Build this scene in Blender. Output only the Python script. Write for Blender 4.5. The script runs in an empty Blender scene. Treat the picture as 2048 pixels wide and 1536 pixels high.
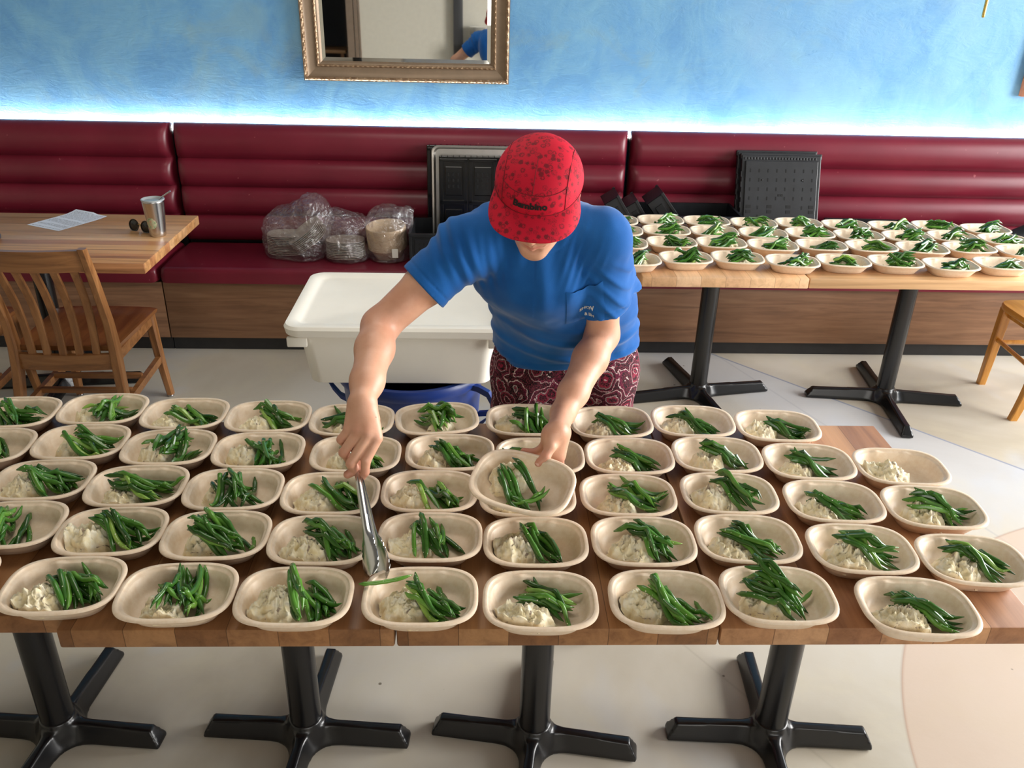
import bpy, bmesh, math, random
import numpy as np
from mathutils import Vector, Matrix, noise as mnoise
C = bpy.context.scene.collection
scn = bpy.context.scene
PI = math.pi
# ------------------------------------------------------------------ camera
F_PX, PITCH, ROLL, YAW, CAM_H = 1694.0, math.radians(26.44), math.radians(1.49), math.radians(2.39), 1.851
FW = np.array([math.sin(YAW)*math.cos(PITCH), math.cos(YAW)*math.cos(PITCH), -math.sin(PITCH)])
_r0 = np.array([math.cos(YAW), -math.sin(YAW), 0.0]); _u0 = np.cross(_r0, FW)
RT = math.cos(ROLL)*_r0 + math.sin(ROLL)*_u0
UP = np.cross(RT, FW)
CAM = np.array([0, 0, CAM_H])
cd = bpy.data.cameras.new('camera'); cam = bpy.data.objects.new('camera', cd); C.objects.link(cam)
cd.sensor_width = 36.0; cd.lens = F_PX/2048*36.0; cd.clip_start = .05; cd.clip_end = 60
cam.matrix_world = Matrix(((RT[0], UP[0], -FW[0], 0), (RT[1], UP[1], -FW[1], 0), (RT[2], UP[2], -FW[2], CAM_H), (0, 0, 0, 1)))
scn.camera = cam
# ------------------------------------------------------------------ light
scn.view_settings.view_transform = 'Standard'; scn.view_settings.look = 'None'
scn.view_settings.gamma = 1.0; scn.view_settings.use_curve_mapping = False
scn.view_settings.exposure = 0.55
w = bpy.data.worlds.new('world'); scn.world = w; w.use_nodes = True
bg = w.node_tree.nodes['Background']; bg.inputs[0].default_value = (.75, .87, 1.0, 1); bg.inputs[1].default_value = 1.0
def area(name, loc, target, sx, sy, power, col):
    ld = bpy.data.lights.new(name, 'AREA'); ld.shape = 'RECTANGLE'; ld.size = sx; ld.size_y = sy
    ld.energy = power; ld.color = col
    o = bpy.data.objects.new(name, ld); C.objects.link(o); o.location = loc
    o.rotation_euler = (Vector(target)-Vector(loc)).to_track_quat('-Z', 'Y').to_euler()
    return o
area('daylight_side_window', (6.3, 2.4, 2.1), (0, 2.3, 1.0), 5.0, 3.4, 720, (1.0, .98, .95))
area('camera_side_fill', (1.4, -2.35, 1.9), (.6, 3, .9), 3.2, 1.6, 34, (1.0, .97, .93))  # added fill from the camera side; the front wall has no window
area('overhead_fill', (-.4, 2.4, 2.98), (-.4, 2.4, 0), 1.2, 1.2, 13, (1.0, .93, .82))  # unseen overhead area light, added as weak warm fill

# ------------------------------------------------------------------ helpers
def ray(px, py):
    return FW + RT*(px-1024)/F_PX + UP*(768-py)/F_PX
def at_z(px, py, z):
    d = ray(px, py); return CAM + d*(z-CAM_H)/d[2]
def at_y(px, py, y):
    d = ray(px, py); return CAM + d*y/d[1]
def at_d(px, py, dist):                       # a point at a given distance along the optical axis
    return CAM + ray(px, py)*dist
def lin(c):
    c = c/255.0
    return c/12.92 if c <= .04045 else ((c+.055)/1.055)**2.4
def rgb(r, g, b): return (lin(r), lin(g), lin(b), 1.0)

class MB:
    """collects verts and faces, links them as ONE mesh object"""
    def __init__(s): s.v = []; s.f = []
    def add(s, vs, fs, M=None):
        o = len(s.v)
        if M is not None: vs = [tuple(M @ Vector(p)) for p in vs]
        s.v.extend([tuple(map(float, p)) for p in vs]); s.f.extend([tuple(i+o for i in f) for f in fs]); return s
    def box(s, lo, hi, r=.0, M=None, seg=2):
        bm = bmesh.new(); bmesh.ops.create_cube(bm, size=1.0)
        for v in bm.verts:
            for k in range(3): v.co[k] = (lo[k]+hi[k])/2 + v.co[k]*(hi[k]-lo[k])
        if r > 0: bmesh.ops.bevel(bm, geom=bm.edges[:], offset=r, segments=seg, profile=.5, affect='EDGES')
        bm.verts.index_update()
        s.add([v.co[:] for v in bm.verts], [[v.index for v in f.verts] for f in bm.faces], M); bm.free(); return s
    def loft(s, rings, closed=True, caps=(True, True), M=None):
        n = len(rings[0]); vs = [p for r in rings for p in r]; fs = []
        for i in range(len(rings)-1):
            for j in range(n if closed else n-1):
                a = i*n+j; b = i*n+(j+1) % n
                fs.append((a, b, b+n, a+n))
        if closed:
            if caps[0]: fs.append(tuple(range(n-1, -1, -1)))
            if caps[1]: fs.append(tuple((len(rings)-1)*n+j for j in range(n)))
        return s.add(vs, fs, M)
    def tube(s, pts, rad, n=8, caps=True, squash=None):
        pts = [np.array(p, float) for p in pts]; m = len(pts)
        if not hasattr(rad, '__len__'): rad = [rad]*m
        rings = []; t0 = None; nrm = None
        for i in range(m):
            t = pts[min(i+1, m-1)]-pts[max(i-1, 0)]; t = t/(np.linalg.norm(t)+1e-12)
            if nrm is None:
                a = np.array([0, 0, 1.]) if abs(t[2]) < .9 else np.array([1., 0, 0])
                nrm = np.cross(t, a)
            nrm = nrm - t*nrm.dot(t); nrm /= np.linalg.norm(nrm)+1e-12
            b = np.cross(t, nrm); q = 1.0 if squash is None else squash
            rings.append([tuple(pts[i]+rad[i]*(math.cos(2*PI*k/n)*nrm+q*math.sin(2*PI*k/n)*b)) for k in range(n)])
        return s.loft(rings, True, (caps, caps))
    def lathe(s, prof, n=32, M=None, caps=(True, True)):
        rings = [[(r*math.cos(2*PI*k/n), r*math.sin(2*PI*k/n), z) for k in range(n)] for r, z in prof]
        return s.loft(rings, True, caps, M)
    def build(s, name, mat=None, parent=None, smooth=True, loc=None):
        me = bpy.data.meshes.new(name); me.from_pydata(s.v, [], s.f); me.update()
        return link(name, me, mat, parent, smooth, loc)
def link(name, me, mat=None, parent=None, smooth=True, loc=None):
    if mat is not None: me.materials.append(mat)
    if smooth:
        me.polygons.foreach_set('use_smooth', [True]*len(me.polygons))
        try: me.set_sharp_from_angle(angle=math.radians(38))
        except Exception: pass
    o = bpy.data.objects.new(name, me); C.objects.link(o)
    if parent is not None: o.parent = parent
    if loc is not None: o.location = loc
    return o
def thing(name, label, cat, loc=(0, 0, 0), rz=0.0, group=None):
    o = bpy.data.objects.new(name, None); o.empty_display_size = .05; C.objects.link(o)
    o.location = loc; o.rotation_euler = (0, 0, rz); tag(o, label, cat, group); return o
def tag(o, label, cat, group=None, kind=None):
    o['label'] = label; o['category'] = cat
    if group: o['group'] = group
    if kind: o['kind'] = kind
    return o
def struct(o): o['kind'] = 'structure'; return o
def copy_tree(o, parent=None):
    c = o.copy(); C.objects.link(c)
    if parent is not None: c.parent = parent
    for ch in list(o.children): copy_tree(ch, c)
    return c

# ------------------------------------------------------------------ materials
class NT:
    def __init__(s, name):
        s.m = bpy.data.materials.new(name); s.m.use_nodes = True; s.t = s.m.node_tree
        s.b = s.t.nodes['Principled BSDF']
    def n(s, typ, props=None, **ins):
        x = s.t.nodes.new(typ)
        for k, v in (props or {}).items(): setattr(x, k, v)
        for k, v in ins.items():
            key = int(k[1:]) if k[0] == 'i' and k[1:].isdigit() else k.replace('_', ' ')
            s.set(x.inputs[key], v)
        return x
    def set(s, inp, v):
        if isinstance(v, bpy.types.NodeSocket): s.t.links.new(v, inp)
        elif isinstance(v, bpy.types.Node): s.t.links.new(v.outputs[0], inp)
        else: inp.default_value = v
    def p(s, **kw):
        for k, v in kw.items(): s.set(s.b.inputs[k.replace('_', ' ')], v)
        return s
    def co(s, scale=(1, 1, 1), kind='Object', rot=(0, 0, 0), loc=(0, 0, 0)):
        c = s.n('ShaderNodeTexCoord')
        return s.n('ShaderNodeMapping', i0=c.outputs[kind], i1=loc, i2=rot, i3=scale).outputs[0]
    def noise(s, vec, scale=5, detail=4, rough=.55, dist=0):
        return s.n('ShaderNodeTexNoise', Vector=vec, Scale=scale, Detail=detail, Roughness=rough, Distortion=dist)
    def ramp(s, fac, stops, interp='LINEAR'):
        r = s.n('ShaderNodeValToRGB', Fac=fac); e = r.color_ramp; e.interpolation = interp
        while len(e.elements) < len(stops): e.elements.new(.5)
        for el, (p, c) in zip(e.elements, stops): el.position = p; el.color = c if len(c) == 4 else (*c, 1)
        return r.outputs[0]
    def mix(s, fac, a, b, mode='MIX'):
        x = s.n('ShaderNodeMix', {'data_type': 'RGBA', 'blend_type': mode})
        s.set(x.inputs[0], fac); s.set(x.inputs[6], a); s.set(x.inputs[7], b); return x.outputs[2]
    def math(s, op, a, b=0.0, c=0.0, clamp=False):
        x = s.n('ShaderNodeMath', {'operation': op, 'use_clamp': clamp}); s.set(x.inputs[0], a); s.set(x.inputs[1], b); s.set(x.inputs[2], c); return x.outputs[0]
    def bump(s, h, strength=.3, dist=.01):
        s.set(s.b.inputs['Normal'], s.n('ShaderNodeBump', Strength=strength, Distance=dist, Height=h).outputs[0]); return s
def plain(name, col, rough=.5, metal=0.0, var=.0, vs=20, spec=.5, bump=0.0, bs=200):
    m = NT(name); m.p(Base_Color=col, Roughness=rough, Metallic=metal, Specular_IOR_Level=spec)
    v = m.co()
    if var > 0:
        f = m.noise(v, vs, 4).outputs[0]
        dk = tuple(c*(1-var) for c in col[:3])+(1,); lt = tuple(min(1, c*(1+var)) for c in col[:3])+(1,)
        m.p(Base_Color=m.ramp(f, [(.3, dk), (.7, lt)]))
    if bump > 0: m.bump(m.noise(v, bs, 3).outputs[0], bump, .002)
    return m.m
BLK = (0, 0, 0, 1); WHT = (1, 1, 1, 1)
def wood(name, cols, along='Y', plank=.1, rough=.38, grain=1.0, stave=None, seam=.012, spec=.45, coat=0.0):
    """planks of differing tone running along one object axis, with stretched grain"""
    m = NT(name); tc = m.n('ShaderNodeTexCoord').outputs['Object']
    sp = m.n('ShaderNodeSeparateXYZ', i0=tc); X, Y, Z = sp.outputs
    acr, aln = (X, Y) if along == 'Y' else (Y, X)
    q = m.math('DIVIDE', acr, plank); idx = m.math('FLOOR', q); fr = m.math('SUBTRACT', q, idx)
    wn = m.n('ShaderNodeTexWhiteNoise', {'noise_dimensions': '1D'}, W=m.math('ADD', idx, 3.7)).outputs[0]
    if stave:
        off = m.math('MULTIPLY_ADD', wn, stave, m.math('MULTIPLY', aln, 1.0))
        ii = m.math('FLOOR', m.math('DIVIDE', off, stave))
        wn = m.n('ShaderNodeTexWhiteNoise', {'noise_dimensions': '2D'}, Vector=m.n('ShaderNodeCombineXYZ', i0=idx, i1=ii).outputs[0]).outputs[0]
    k = 1.2; g = 26
    sc = (g, k, g) if along == 'Y' else (k, g, g)
    off = m.n('ShaderNodeCombineXYZ', i0=m.math('MULTIPLY', wn, 7.0), i1=m.math('MULTIPLY', wn, 5.0), i2=0.0).outputs[0]
    vec = m.n('ShaderNodeVectorMath', {'operation': 'ADD'}, i0=m.n('ShaderNodeMapping', i0=tc, i3=sc).outputs[0], i1=off).outputs[0]
    n1 = m.noise(vec, 1.0, 7, .62, .6).outputs[0]
    n2 = m.noise(vec, 3.0, 4, .6, 1.5).outputs[0]
    base = m.ramp(wn, [(i/(len(cols)-1), c) for i, c in enumerate(cols)])
    gr = m.ramp(n1, [(.30, (.45, .38, .33, 1)), (.48, (.85, .82, .8, 1)), (.62, (1.06, 1.05, 1.04, 1))])
    c = m.mix(.85*grain, base, gr, 'MULTIPLY')
    c = m.mix(.25*grain, c, m.ramp(n2, [(.35, (.6, .55, .5, 1)), (.6, WHT)]), 'MULTIPLY')
    sm = m.math('MINIMUM', fr, m.math('SUBTRACT', 1.0, fr))
    c = m.mix(m.ramp(sm, [(0, (1, 1, 1, 1)), (seam, BLK)]), c, tuple(x*.35 for x in cols[0][:3])+(1,))
    m.p(Base_Color=c, Roughness=m.math('MULTIPLY_ADD', n2, .2, rough-.1), Specular_IOR_Level=spec, Coat_Weight=coat, Coat_Roughness=.25)
    m.bump(n1, .08, .003); return m.m
def grainwood(name, cols, along=2, rough=.4, sc=1.0, coat=0.0):
    m = NT(name); s = [34*sc]*3; s[along] = 2.2*sc
    v = m.co(tuple(s)); n = m.noise(v, 1.0, 6, .6, .7).outputs[0]
    v2 = m.co((3, 3, 3)); n2 = m.noise(v2, 1.0, 3).outputs[0]
    c = m.ramp(n, [(.28, cols[0]), (.5, cols[1]), (.72, cols[2])])
    c = m.mix(.5, c, m.ramp(n2, [(.3, (.72, .68, .64, 1)), (.7, (1.1, 1.08, 1.06, 1))]), 'MULTIPLY')
    m.p(Base_Color=c, Roughness=rough, Coat_Weight=coat, Coat_Roughness=.2); m.bump(n, .07, .003); return m.m

MT = {}
def mk_materials():
    # plaster wall, sponged in blues
    m = NT('blue_plaster'); v = m.co()
    a = m.noise(v, 1.3, 6, .6, .8).outputs[0]; b = m.noise(m.co((1, 1, .7)), 4.5, 8, .65, 1.2).outputs[0]
    d = m.noise(m.co((1, 1, 1), loc=(7, 3, 1)), 2.6, 5, .6, 1.0).outputs[0]
    c = m.ramp(a, [(.25, rgb(80, 138, 190)), (.5, rgb(100, 158, 206)), (.75, rgb(126, 172, 206))])
    c = m.mix(m.ramp(b, [(.42, BLK), (.68, (.75, .75, .75, 1))]), c, rgb(124, 178, 208))
    c = m.mix(m.ramp(d, [(.56, BLK), (.74, (.55, .55, .55, 1))]), c, rgb(130, 164, 174))
    st = m.noise(m.co((3, 3, 9), rot=(0, .6, 0)), 2.2, 9, .7, 2.2).outputs[0]
    c = m.mix(m.ramp(st, [(.66, BLK), (.72, (.5, .5, .5, 1))]), c, rgb(66, 126, 178))
    m.p(Base_Color=c, Roughness=.55); m.bump(m.noise(m.co((2, 2, 5), rot=(0, .5, 0)), 5, 8, .7, 1.6).outputs[0], .28, .02); MT['wall'] = m.m
    # painted concrete floor
    m = NT('painted_concrete'); v = m.co()
    sp = m.n('ShaderNodeSeparateXYZ', i0=v); X, Y = sp.outputs[0], sp.outputs[1]
    a = m.noise(v, 1.1, 5, .6, .5).outputs[0]; b = m.noise(v, 3.4, 6, .65, .4).outputs[0]
    c = m.ramp(a, [(.3, rgb(180, 171, 153)), (.5, rgb(196, 189, 175)), (.7, rgb(202, 198, 190))])
    c = m.mix(m.ramp(b, [(.5, BLK), (.72, (.4, .4, .4, 1))]), c, rgb(206, 198, 172))
    d = m.noise(m.co(loc=(4, 9, 0)), .9, 4, .55, .6).outputs[0]
    c = m.mix(m.ramp(d, [(.55, BLK), (.68, (.75, .75, .75, 1))]), c, rgb(182, 192, 208))
    # joint line with a cool patch on its near side
    def side(p, q):
        nx, ny = -(q[1]-p[1]), q[0]-p[0]; L = math.hypot(nx, ny); nx /= L; ny /= L
        return m.math('ADD', m.math('MULTIPLY_ADD', X, nx, -(nx*p[0]+ny*p[1])), m.math('MULTIPLY', Y, ny))
    s1 = side((1.266, 4.066), (2.277, 2.947)); s2 = side((1.30, 3.55), (1.75, 3.05))
    band = m.math('MULTIPLY', m.ramp(s1, [(0, WHT), (.01, BLK)]), m.ramp(m.math('MULTIPLY', s1, -1.0), [(.25, WHT), (.55, BLK)]))
    c = m.mix(m.math('MULTIPLY', band, .55), c, rgb(188, 194, 204))
    ln = m.ramp(m.math('ABSOLUTE', s1), [(0, WHT), (.004, WHT), (.007, BLK)])
    c = m.mix(m.math('MULTIPLY', ln, .75), c, rgb(128, 136, 158))
    l2 = m.ramp(m.math('ABSOLUTE', side((1.266, 4.066), (1.62, 3.2))), [(0, WHT), (.003, WHT), (.006, BLK)])
    c = m.mix(m.math('MULTIPLY', l2, .3), c, rgb(150, 152, 160))
    l3 = m.ramp(m.math('ABSOLUTE', side((.62, 1.95), (.92, 1.5))), [(0, WHT), (.002, WHT), (.005, BLK)])
    c = m.mix(m.math('MULTIPLY', l3, .3), c, rgb(150, 140, 125))
    # big pale pink painted disc
    dx = m.math('SUBTRACT', X, 2.52); dy = m.math('SUBTRACT', Y, 1.22)
    r = m.math('SQRT', m.math('ADD', m.math('MULTIPLY', dx, dx), m.math('MULTIPLY', dy, dy)))
    pk = m.mix(b, rgb(206, 178, 158), rgb(196, 172, 152))
    dsk = m.math('LESS_THAN', r, 1.405)
    c = m.mix(m.math('MULTIPLY', dsk, .6), c, pk)
    rg = m.ramp(m.math('ABSOLUTE', m.math('SUBTRACT', r, 1.405)), [(0, WHT), (.002, WHT), (.005, BLK)])
    c = m.mix(m.math('MULTIPLY', rg, .5), c, rgb(158, 120, 100))
    sk = m.n('ShaderNodeTexVoronoi', Vector=v, Scale=7.0).outputs[0]
    c = m.mix(m.ramp(sk, [(0, WHT), (.03, WHT), (.045, BLK)]), c, rgb(120, 112, 98))
    m.p(Base_Color=c, Roughness=m.math('MULTIPLY_ADD', b, .25, .42), Specular_IOR_Level=.32); m.bump(m.noise(v, 60, 5).outputs[0], .06, .004); MT['floor'] = m.m
    MT['cream'] = plain('cream_wall_paint', rgb(205, 197, 178), .7, var=.03)
    MT['white_paint'] = plain('white_paint', rgb(190, 188, 182), .6)
    MT['ceil'] = plain('ceiling_paint', rgb(128, 126, 122), .8)
    MT['cream_front'] = plain('cream_panel_paint', rgb(236, 230, 214), .7, var=.03)
    MT['white_china'] = plain('white_china', rgb(236, 234, 228), .25)
    MT['brown_trim'] = plain('taupe_trim', rgb(150, 130, 112), .5, var=.08)
    MT['dark_void'] = plain('dark_paint', rgb(34, 34, 40), .6)
    MT['grey_trim'] = plain('charcoal_paint', rgb(70, 70, 72), .5)
    # upholstery
    m = NT('burgundy_vinyl'); v = m.co(); n = m.noise(v, 3, 5).outputs[0]
    c = m.ramp(n, [(.3, rgb(100, 22, 38)), (.7, rgb(116, 28, 46))])
    sp = m.noise(m.co(loc=(3, 1, 2)), 34, 2, .5).outputs[0]
    c = m.mix(m.ramp(sp, [(.74, BLK), (.76, (.5, .5, .5, 1))]), c, rgb(168, 96, 100))
    m.p(Base_Color=c, Roughness=.36, Specular_IOR_Level=.45); m.bump(m.noise(v, 240, 3).outputs[0], .06, .002); MT['vinyl'] = m.m
    MT['walnut'] = grainwood('walnut_laminate', [rgb(104, 74, 54), rgb(134, 98, 72), rgb(150, 113, 85)], 0, .42)
    MT['kick'] = plain('black_kickboard', rgb(34, 33, 34), .5, var=.2)
    # table tops
    MT['top_dark'] = wood('butcher_block_dark', [rgb(120, 80, 48), rgb(162, 116, 74), rgb(138, 94, 58), rgb(174, 130, 88), rgb(128, 86, 52)], 'Y', .092, .44, .85, spec=.3, coat=.04)
    MT['top_mid'] = wood('butcher_block_mid', [rgb(160, 110, 72), rgb(196, 148, 106), rgb(172, 122, 82), rgb(206, 162, 122), rgb(150, 100, 66)], 'Y', .102, .42, .85, spec=.32, coat=.05)
    MT['top_pale'] = wood('butcher_block_pale', [rgb(214, 168, 122), rgb(232, 192, 148), rgb(204, 156, 110), rgb(238, 200, 160), rgb(222, 178, 132)], 'Y', .098, .34, .6, coat=.15)
    MT['top_pale_x'] = wood('plank_top_pale', [rgb(222, 178, 130), rgb(236, 198, 152), rgb(206, 156, 112), rgb(230, 188, 142)], 'X', .11, .34, .7, coat=.15)
    MT['top_hickory'] = wood('plank_top_hickory', [rgb(196, 144, 92), rgb(216, 170, 118), rgb(140, 88, 58), rgb(210, 160, 106), rgb(178, 122, 80), rgb(222, 178, 128)], 'X', .058, .38, 1.1, coat=.1)
    MT['black_metal'] = plain('black_enamel', rgb(15, 15, 17), .26, .0, spec=.55, var=.1)
    # food and bowls
    m = NT('bagasse_fibre'); v = m.co(); n = m.noise(v, 90, 5, .6).outputs[0]
    m.p(Base_Color=m.ramp(n, [(.3, rgb(230, 205, 176)), (.7, rgb(240, 221, 197))]), Roughness=.44, Specular_IOR_Level=.5); m.bump(m.noise(v, 500, 3).outputs[0], .08, .001); MT['fibre'] = m.m
    m = NT('mashed_potato'); v = m.co(); n = m.noise(v, 55, 6, .65, .6).outputs[0]; n2 = m.noise(m.co(loc=(2, 5, 8)), 42, 5, .6, 1.2).outputs[0]
    c = m.ramp(n, [(.3, rgb(242, 224, 172)), (.5, rgb(252, 240, 206)), (.75, rgb(255, 250, 234))])
    c = m.mix(m.ramp(n2, [(.60, BLK), (.67, (.85, .85, .85, 1))]), c, rgb(136, 112, 96))
    m.p(Base_Color=c, Roughness=.55, Specular_IOR_Level=.35); m.bump(m.noise(v, 260, 6, .75).outputs[0], .55, .004); MT['mash'] = m.m
    m = NT('green_bean_skin'); v = m.co(); at = m.n('ShaderNodeAttribute', {'attribute_name': 'shade'}).outputs['Fac']
    c = m.ramp(at, [(0, rgb(42, 80, 24)), (.45, rgb(64, 114, 38)), (.8, rgb(98, 150, 54)), (1, rgb(146, 182, 82))])
    n = m.noise(v, 70, 3).outputs[0]; c = m.mix(.5, c, m.ramp(n, [(.3, (.62, .66, .6, 1)), (.7, (1.15, 1.15, 1.05, 1))]), 'MULTIPLY')
    vo = m.n('ShaderNodeTexVoronoi', Vector=v, Scale=185.0); cell = m.n('ShaderNodeSeparateColor', i0=vo.outputs['Color']).outputs[0]
    fl = m.math('MULTIPLY', m.math('LESS_THAN', vo.outputs['Distance'], .21), m.math('GREATER_THAN', cell, .85))
    c = m.mix(fl, c, rgb(232, 228, 205))
    m.p(Base_Color=c, Roughness=m.math('MULTIPLY_ADD', fl, .3, .24), Specular_IOR_Level=.6); m.bump(m.noise(v, 240, 3).outputs[0], .15, .001); MT['bean'] = m.m
    MT['steel'] = plain('brushed_steel', rgb(196, 196, 198), .24, 1.0, var=.05)
    MT['tong_steel'] = plain('polished_steel', rgb(205, 205, 205), .2, 1.0, var=.04)
    MT['alu'] = plain('sheet_pan_aluminium', rgb(206, 202, 196), .34, 1.0, var=.06)
    m = NT('black_crate_plastic'); v = m.co(); n = m.noise(v, 12, 4).outputs[0]
    m.p(Base_Color=m.ramp(n, [(.3, rgb(19, 20, 23)), (.7, rgb(30, 32, 36))]), Roughness=.4, Specular_IOR_Level=.5); MT['crate'] = m.m
    MT['crate_wet'] = plain('black_crate_plastic_wet', rgb(13, 13, 15), .16, spec=.6)
    MT['crate_hole'] = plain('crate_slot_black', rgb(6, 6, 7), .8)
    MT['white_plastic'] = plain('white_polypropylene', rgb(238, 233, 221), .42, var=.025, vs=6, bump=.03)
    MT['blue_plastic'] = plain('blue_bin_plastic', rgb(22, 50, 118), .36, var=.1)
    MT['oak'] = grainwood('oak_chair', [rgb(112, 72, 40), rgb(148, 100, 58), rgb(172, 122, 76)], 2, .34, coat=.25)
    MT['oak_rail'] = grainwood('oak_chair_rail', [rgb(110, 70, 40), rgb(145, 98, 57), rgb(168, 118, 74)], 0, .34, coat=.25)
    MT['oak_seat'] = grainwood('oak_seat', [rgb(102, 60, 34), rgb(138, 88, 50), rgb(158, 106, 62)], 1, .28, .7, coat=.3)
    MT['honey'] = grainwood('honey_beech', [rgb(176, 116, 40), rgb(202, 140, 56), rgb(216, 158, 74)], 2, .3, coat=.3)
    MT['honey_seat'] = grainwood('honey_beech_seat', [rgb(182, 122, 44), rgb(206, 146, 60), rgb(220, 164, 80)], 1, .28, coat=.4)
    m = NT('antique_gilt'); v = m.co(); n = m.noise(v, 40, 5).outputs[0]
    m.p(Base_Color=m.ramp(n, [(.3, rgb(132, 106, 82)), (.7, rgb(178, 150, 120))]), Metallic=.55, Roughness=.38); MT['gilt'] = m.m
    MT['gilt_band'] = plain('taupe_gilt_band', rgb(134, 114, 93), .42, .35, var=.08)
    MT['mirror'] = plain('mirror_glass', rgb(240, 240, 238), .02, 1.0)
    MT['brass'] = plain('brass', rgb(212, 176, 96), .25, 1.0)
    MT['brown_frame'] = plain('brown_frame_wood', rgb(138, 88, 62), .45, var=.15)
    # print on the sheet of paper
    m = NT('printed_paper'); v = m.co(); sp = m.n('ShaderNodeSeparateXYZ', i0=v); X, Y = sp.outputs[0], sp.outputs[1]
    row = m.math('FRACT', m.math('MULTIPLY', Y, 105.0)); inrow = m.math('LESS_THAN', row, .45)
    wd = m.noise(m.co((300, 105, 1)), 1.0, 1).outputs[0]; ink = m.math('MULTIPLY', inrow, m.math('GREATER_THAN', wd, .44))
    par = m.math('GREATER_THAN', m.noise(m.co((1, 26, 1)), 1.0, 0).outputs[0], .42)
    mx = m.math('LESS_THAN', m.math('ABSOLUTE', X), .088); my = m.math('LESS_THAN', m.math('ABSOLUTE', Y), .118)
    ink = m.math('MULTIPLY', m.math('MULTIPLY', ink, par), m.math('MULTIPLY', mx, my))
    m.p(Base_Color=m.mix(ink, rgb(236, 240, 250), rgb(150, 152, 162)), Roughness=.7); MT['paper'] = m.m
    m = NT('tumbler_sticker'); v = m.co(); n = m.noise(v, 90, 4).outputs[0]
    m.p(Base_Color=m.ramp(n, [(.35, rgb(128, 146, 112)), (.5, rgb(176, 186, 150)), (.62, rgb(196, 150, 130)), (.75, rgb(150, 164, 128))]), Roughness=.5); MT['sticker'] = m.m
    MT['black_gloss'] = plain('black_acetate', rgb(16, 15, 16), .15, spec=.6)
    MT['paper_bowl'] = plain('kraft_fibre', rgb(205, 180, 148), .6, var=.06, vs=8)
    MT['white_label'] = plain('white_sticker', rgb(214, 210, 200), .6)
    MT['clear_lid'] = plain('grey_fibre_lid', rgb(176, 164, 150), .45, var=.06)
    # thin clear bag film
    m = NT('clear_bag_film'); nt = m.t
    for x in list(nt.nodes):
        if x.type == 'BSDF_PRINCIPLED': nt.nodes.remove(x)
    out = [x for x in nt.nodes if x.type == 'OUTPUT_MATERIAL'][0]
    gl = nt.nodes.new('ShaderNodeBsdfGlossy'); gl.inputs['Roughness'].default_value = .07; gl.inputs['Color'].default_value = (.95, .93, .95, 1)
    tr = nt.nodes.new('ShaderNodeBsdfTransparent'); tr.inputs[0].default_value = (.96, .955, .96, 1)
    df = nt.nodes.new('ShaderNodeBsdfDiffuse'); df.inputs[0].default_value = (.72, .7, .72, 1)
    mx = nt.nodes.new('ShaderNodeMixShader'); mx2 = nt.nodes.new('ShaderNodeMixShader')
    tcn = nt.nodes.new('ShaderNodeTexCoord'); nz = nt.nodes.new('ShaderNodeTexNoise'); nz.inputs['Scale'].default_value = 26; nz.inputs['Detail'].default_value = 5; nz.inputs['Distortion'].default_value = 1.5
    bp = nt.nodes.new('ShaderNodeBump'); bp.inputs['Strength'].default_value = .9; bp.inputs['Distance'].default_value = .02
    lw = nt.nodes.new('ShaderNodeLayerWeight'); lw.inputs[0].default_value = .35
    mr = nt.nodes.new('ShaderNodeMapRange'); mr.inputs[3].default_value = .09; mr.inputs[4].default_value = .55
    L = nt.links
    L.new(tcn.outputs['Object'], nz.inputs['Vector']); L.new(nz.outputs[0], bp.inputs['Height']); L.new(bp.outputs[0], gl.inputs['Normal']); L.new(bp.outputs[0], lw.inputs['Normal']); L.new(bp.outputs[0], df.inputs['Normal'])
    L.new(lw.outputs['Facing'], mr.inputs[0]); L.new(mr.outputs[0], mx.inputs[0]); L.new(tr.outputs[0], mx.inputs[1]); L.new(gl.outputs[0], mx.inputs[2])
    mx2.inputs[0].default_value = .025; L.new(mx.outputs[0], mx2.inputs[1]); L.new(df.outputs[0], mx2.inputs[2]); L.new(mx2.outputs[0], out.inputs['Surface'])
    MT['film'] = m.m
    # led strip
    m = NT('led_strip_glow'); m.p(Base_Color=WHT, Emission_Color=(1.0, .97, .92, 1), Emission_Strength=82.0); MT['led'] = m.m
    # person
    m = NT('skin'); v = m.co(); at = m.n('ShaderNodeAttribute', {'attribute_name': 'flush'}).outputs['Fac']
    n = m.noise(v, 18, 4).outputs[0]
    c = m.ramp(n, [(.3, rgb(206, 152, 124)), (.7, rgb(222, 172, 144))])
    c = m.mix(at, c, rgb(196, 112, 98))
    fr = m.n('ShaderNodeTexVoronoi', Vector=v, Scale=24.0); cell = m.n('ShaderNodeSeparateColor', i0=fr.outputs['Color']).outputs[0]
    fk = m.math('MULTIPLY', m.math('LESS_THAN', fr.outputs['Distance'], .05), m.math('GREATER_THAN', cell, .6))
    c = m.mix(m.math('MULTIPLY', fk, .6), c, rgb(120, 66, 46))
    m.p(Base_Color=c, Roughness=.45, Subsurface_Weight=.12, Subsurface_Radius=(.012, .005, .003), Subsurface_Scale=.5, Specular_IOR_Level=.4)
    m.bump(m.noise(v, 260, 4).outputs[0], .08, .002); MT['skin'] = m.m
    MT['nail'] = plain('fingernail', rgb(226, 176, 160), .25)
    MT['hair'] = plain('dark_hair', rgb(44, 32, 26), .6, var=.3, vs=120)
    m = NT('blue_cotton'); v = m.co(); n = m.noise(v, 9, 5).outputs[0]
    m.p(Base_Color=m.ramp(n, [(.3, rgb(20, 84, 154)), (.7, rgb(31, 100, 174))]), Roughness=.85, Specular_IOR_Level=.2, Sheen_Weight=.25, Sheen_Roughness=.4)
    wv = m.noise(v, 420, 3).outputs[0]; m.bump(wv, .12, .002); MT['shirt'] = m.m
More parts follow.
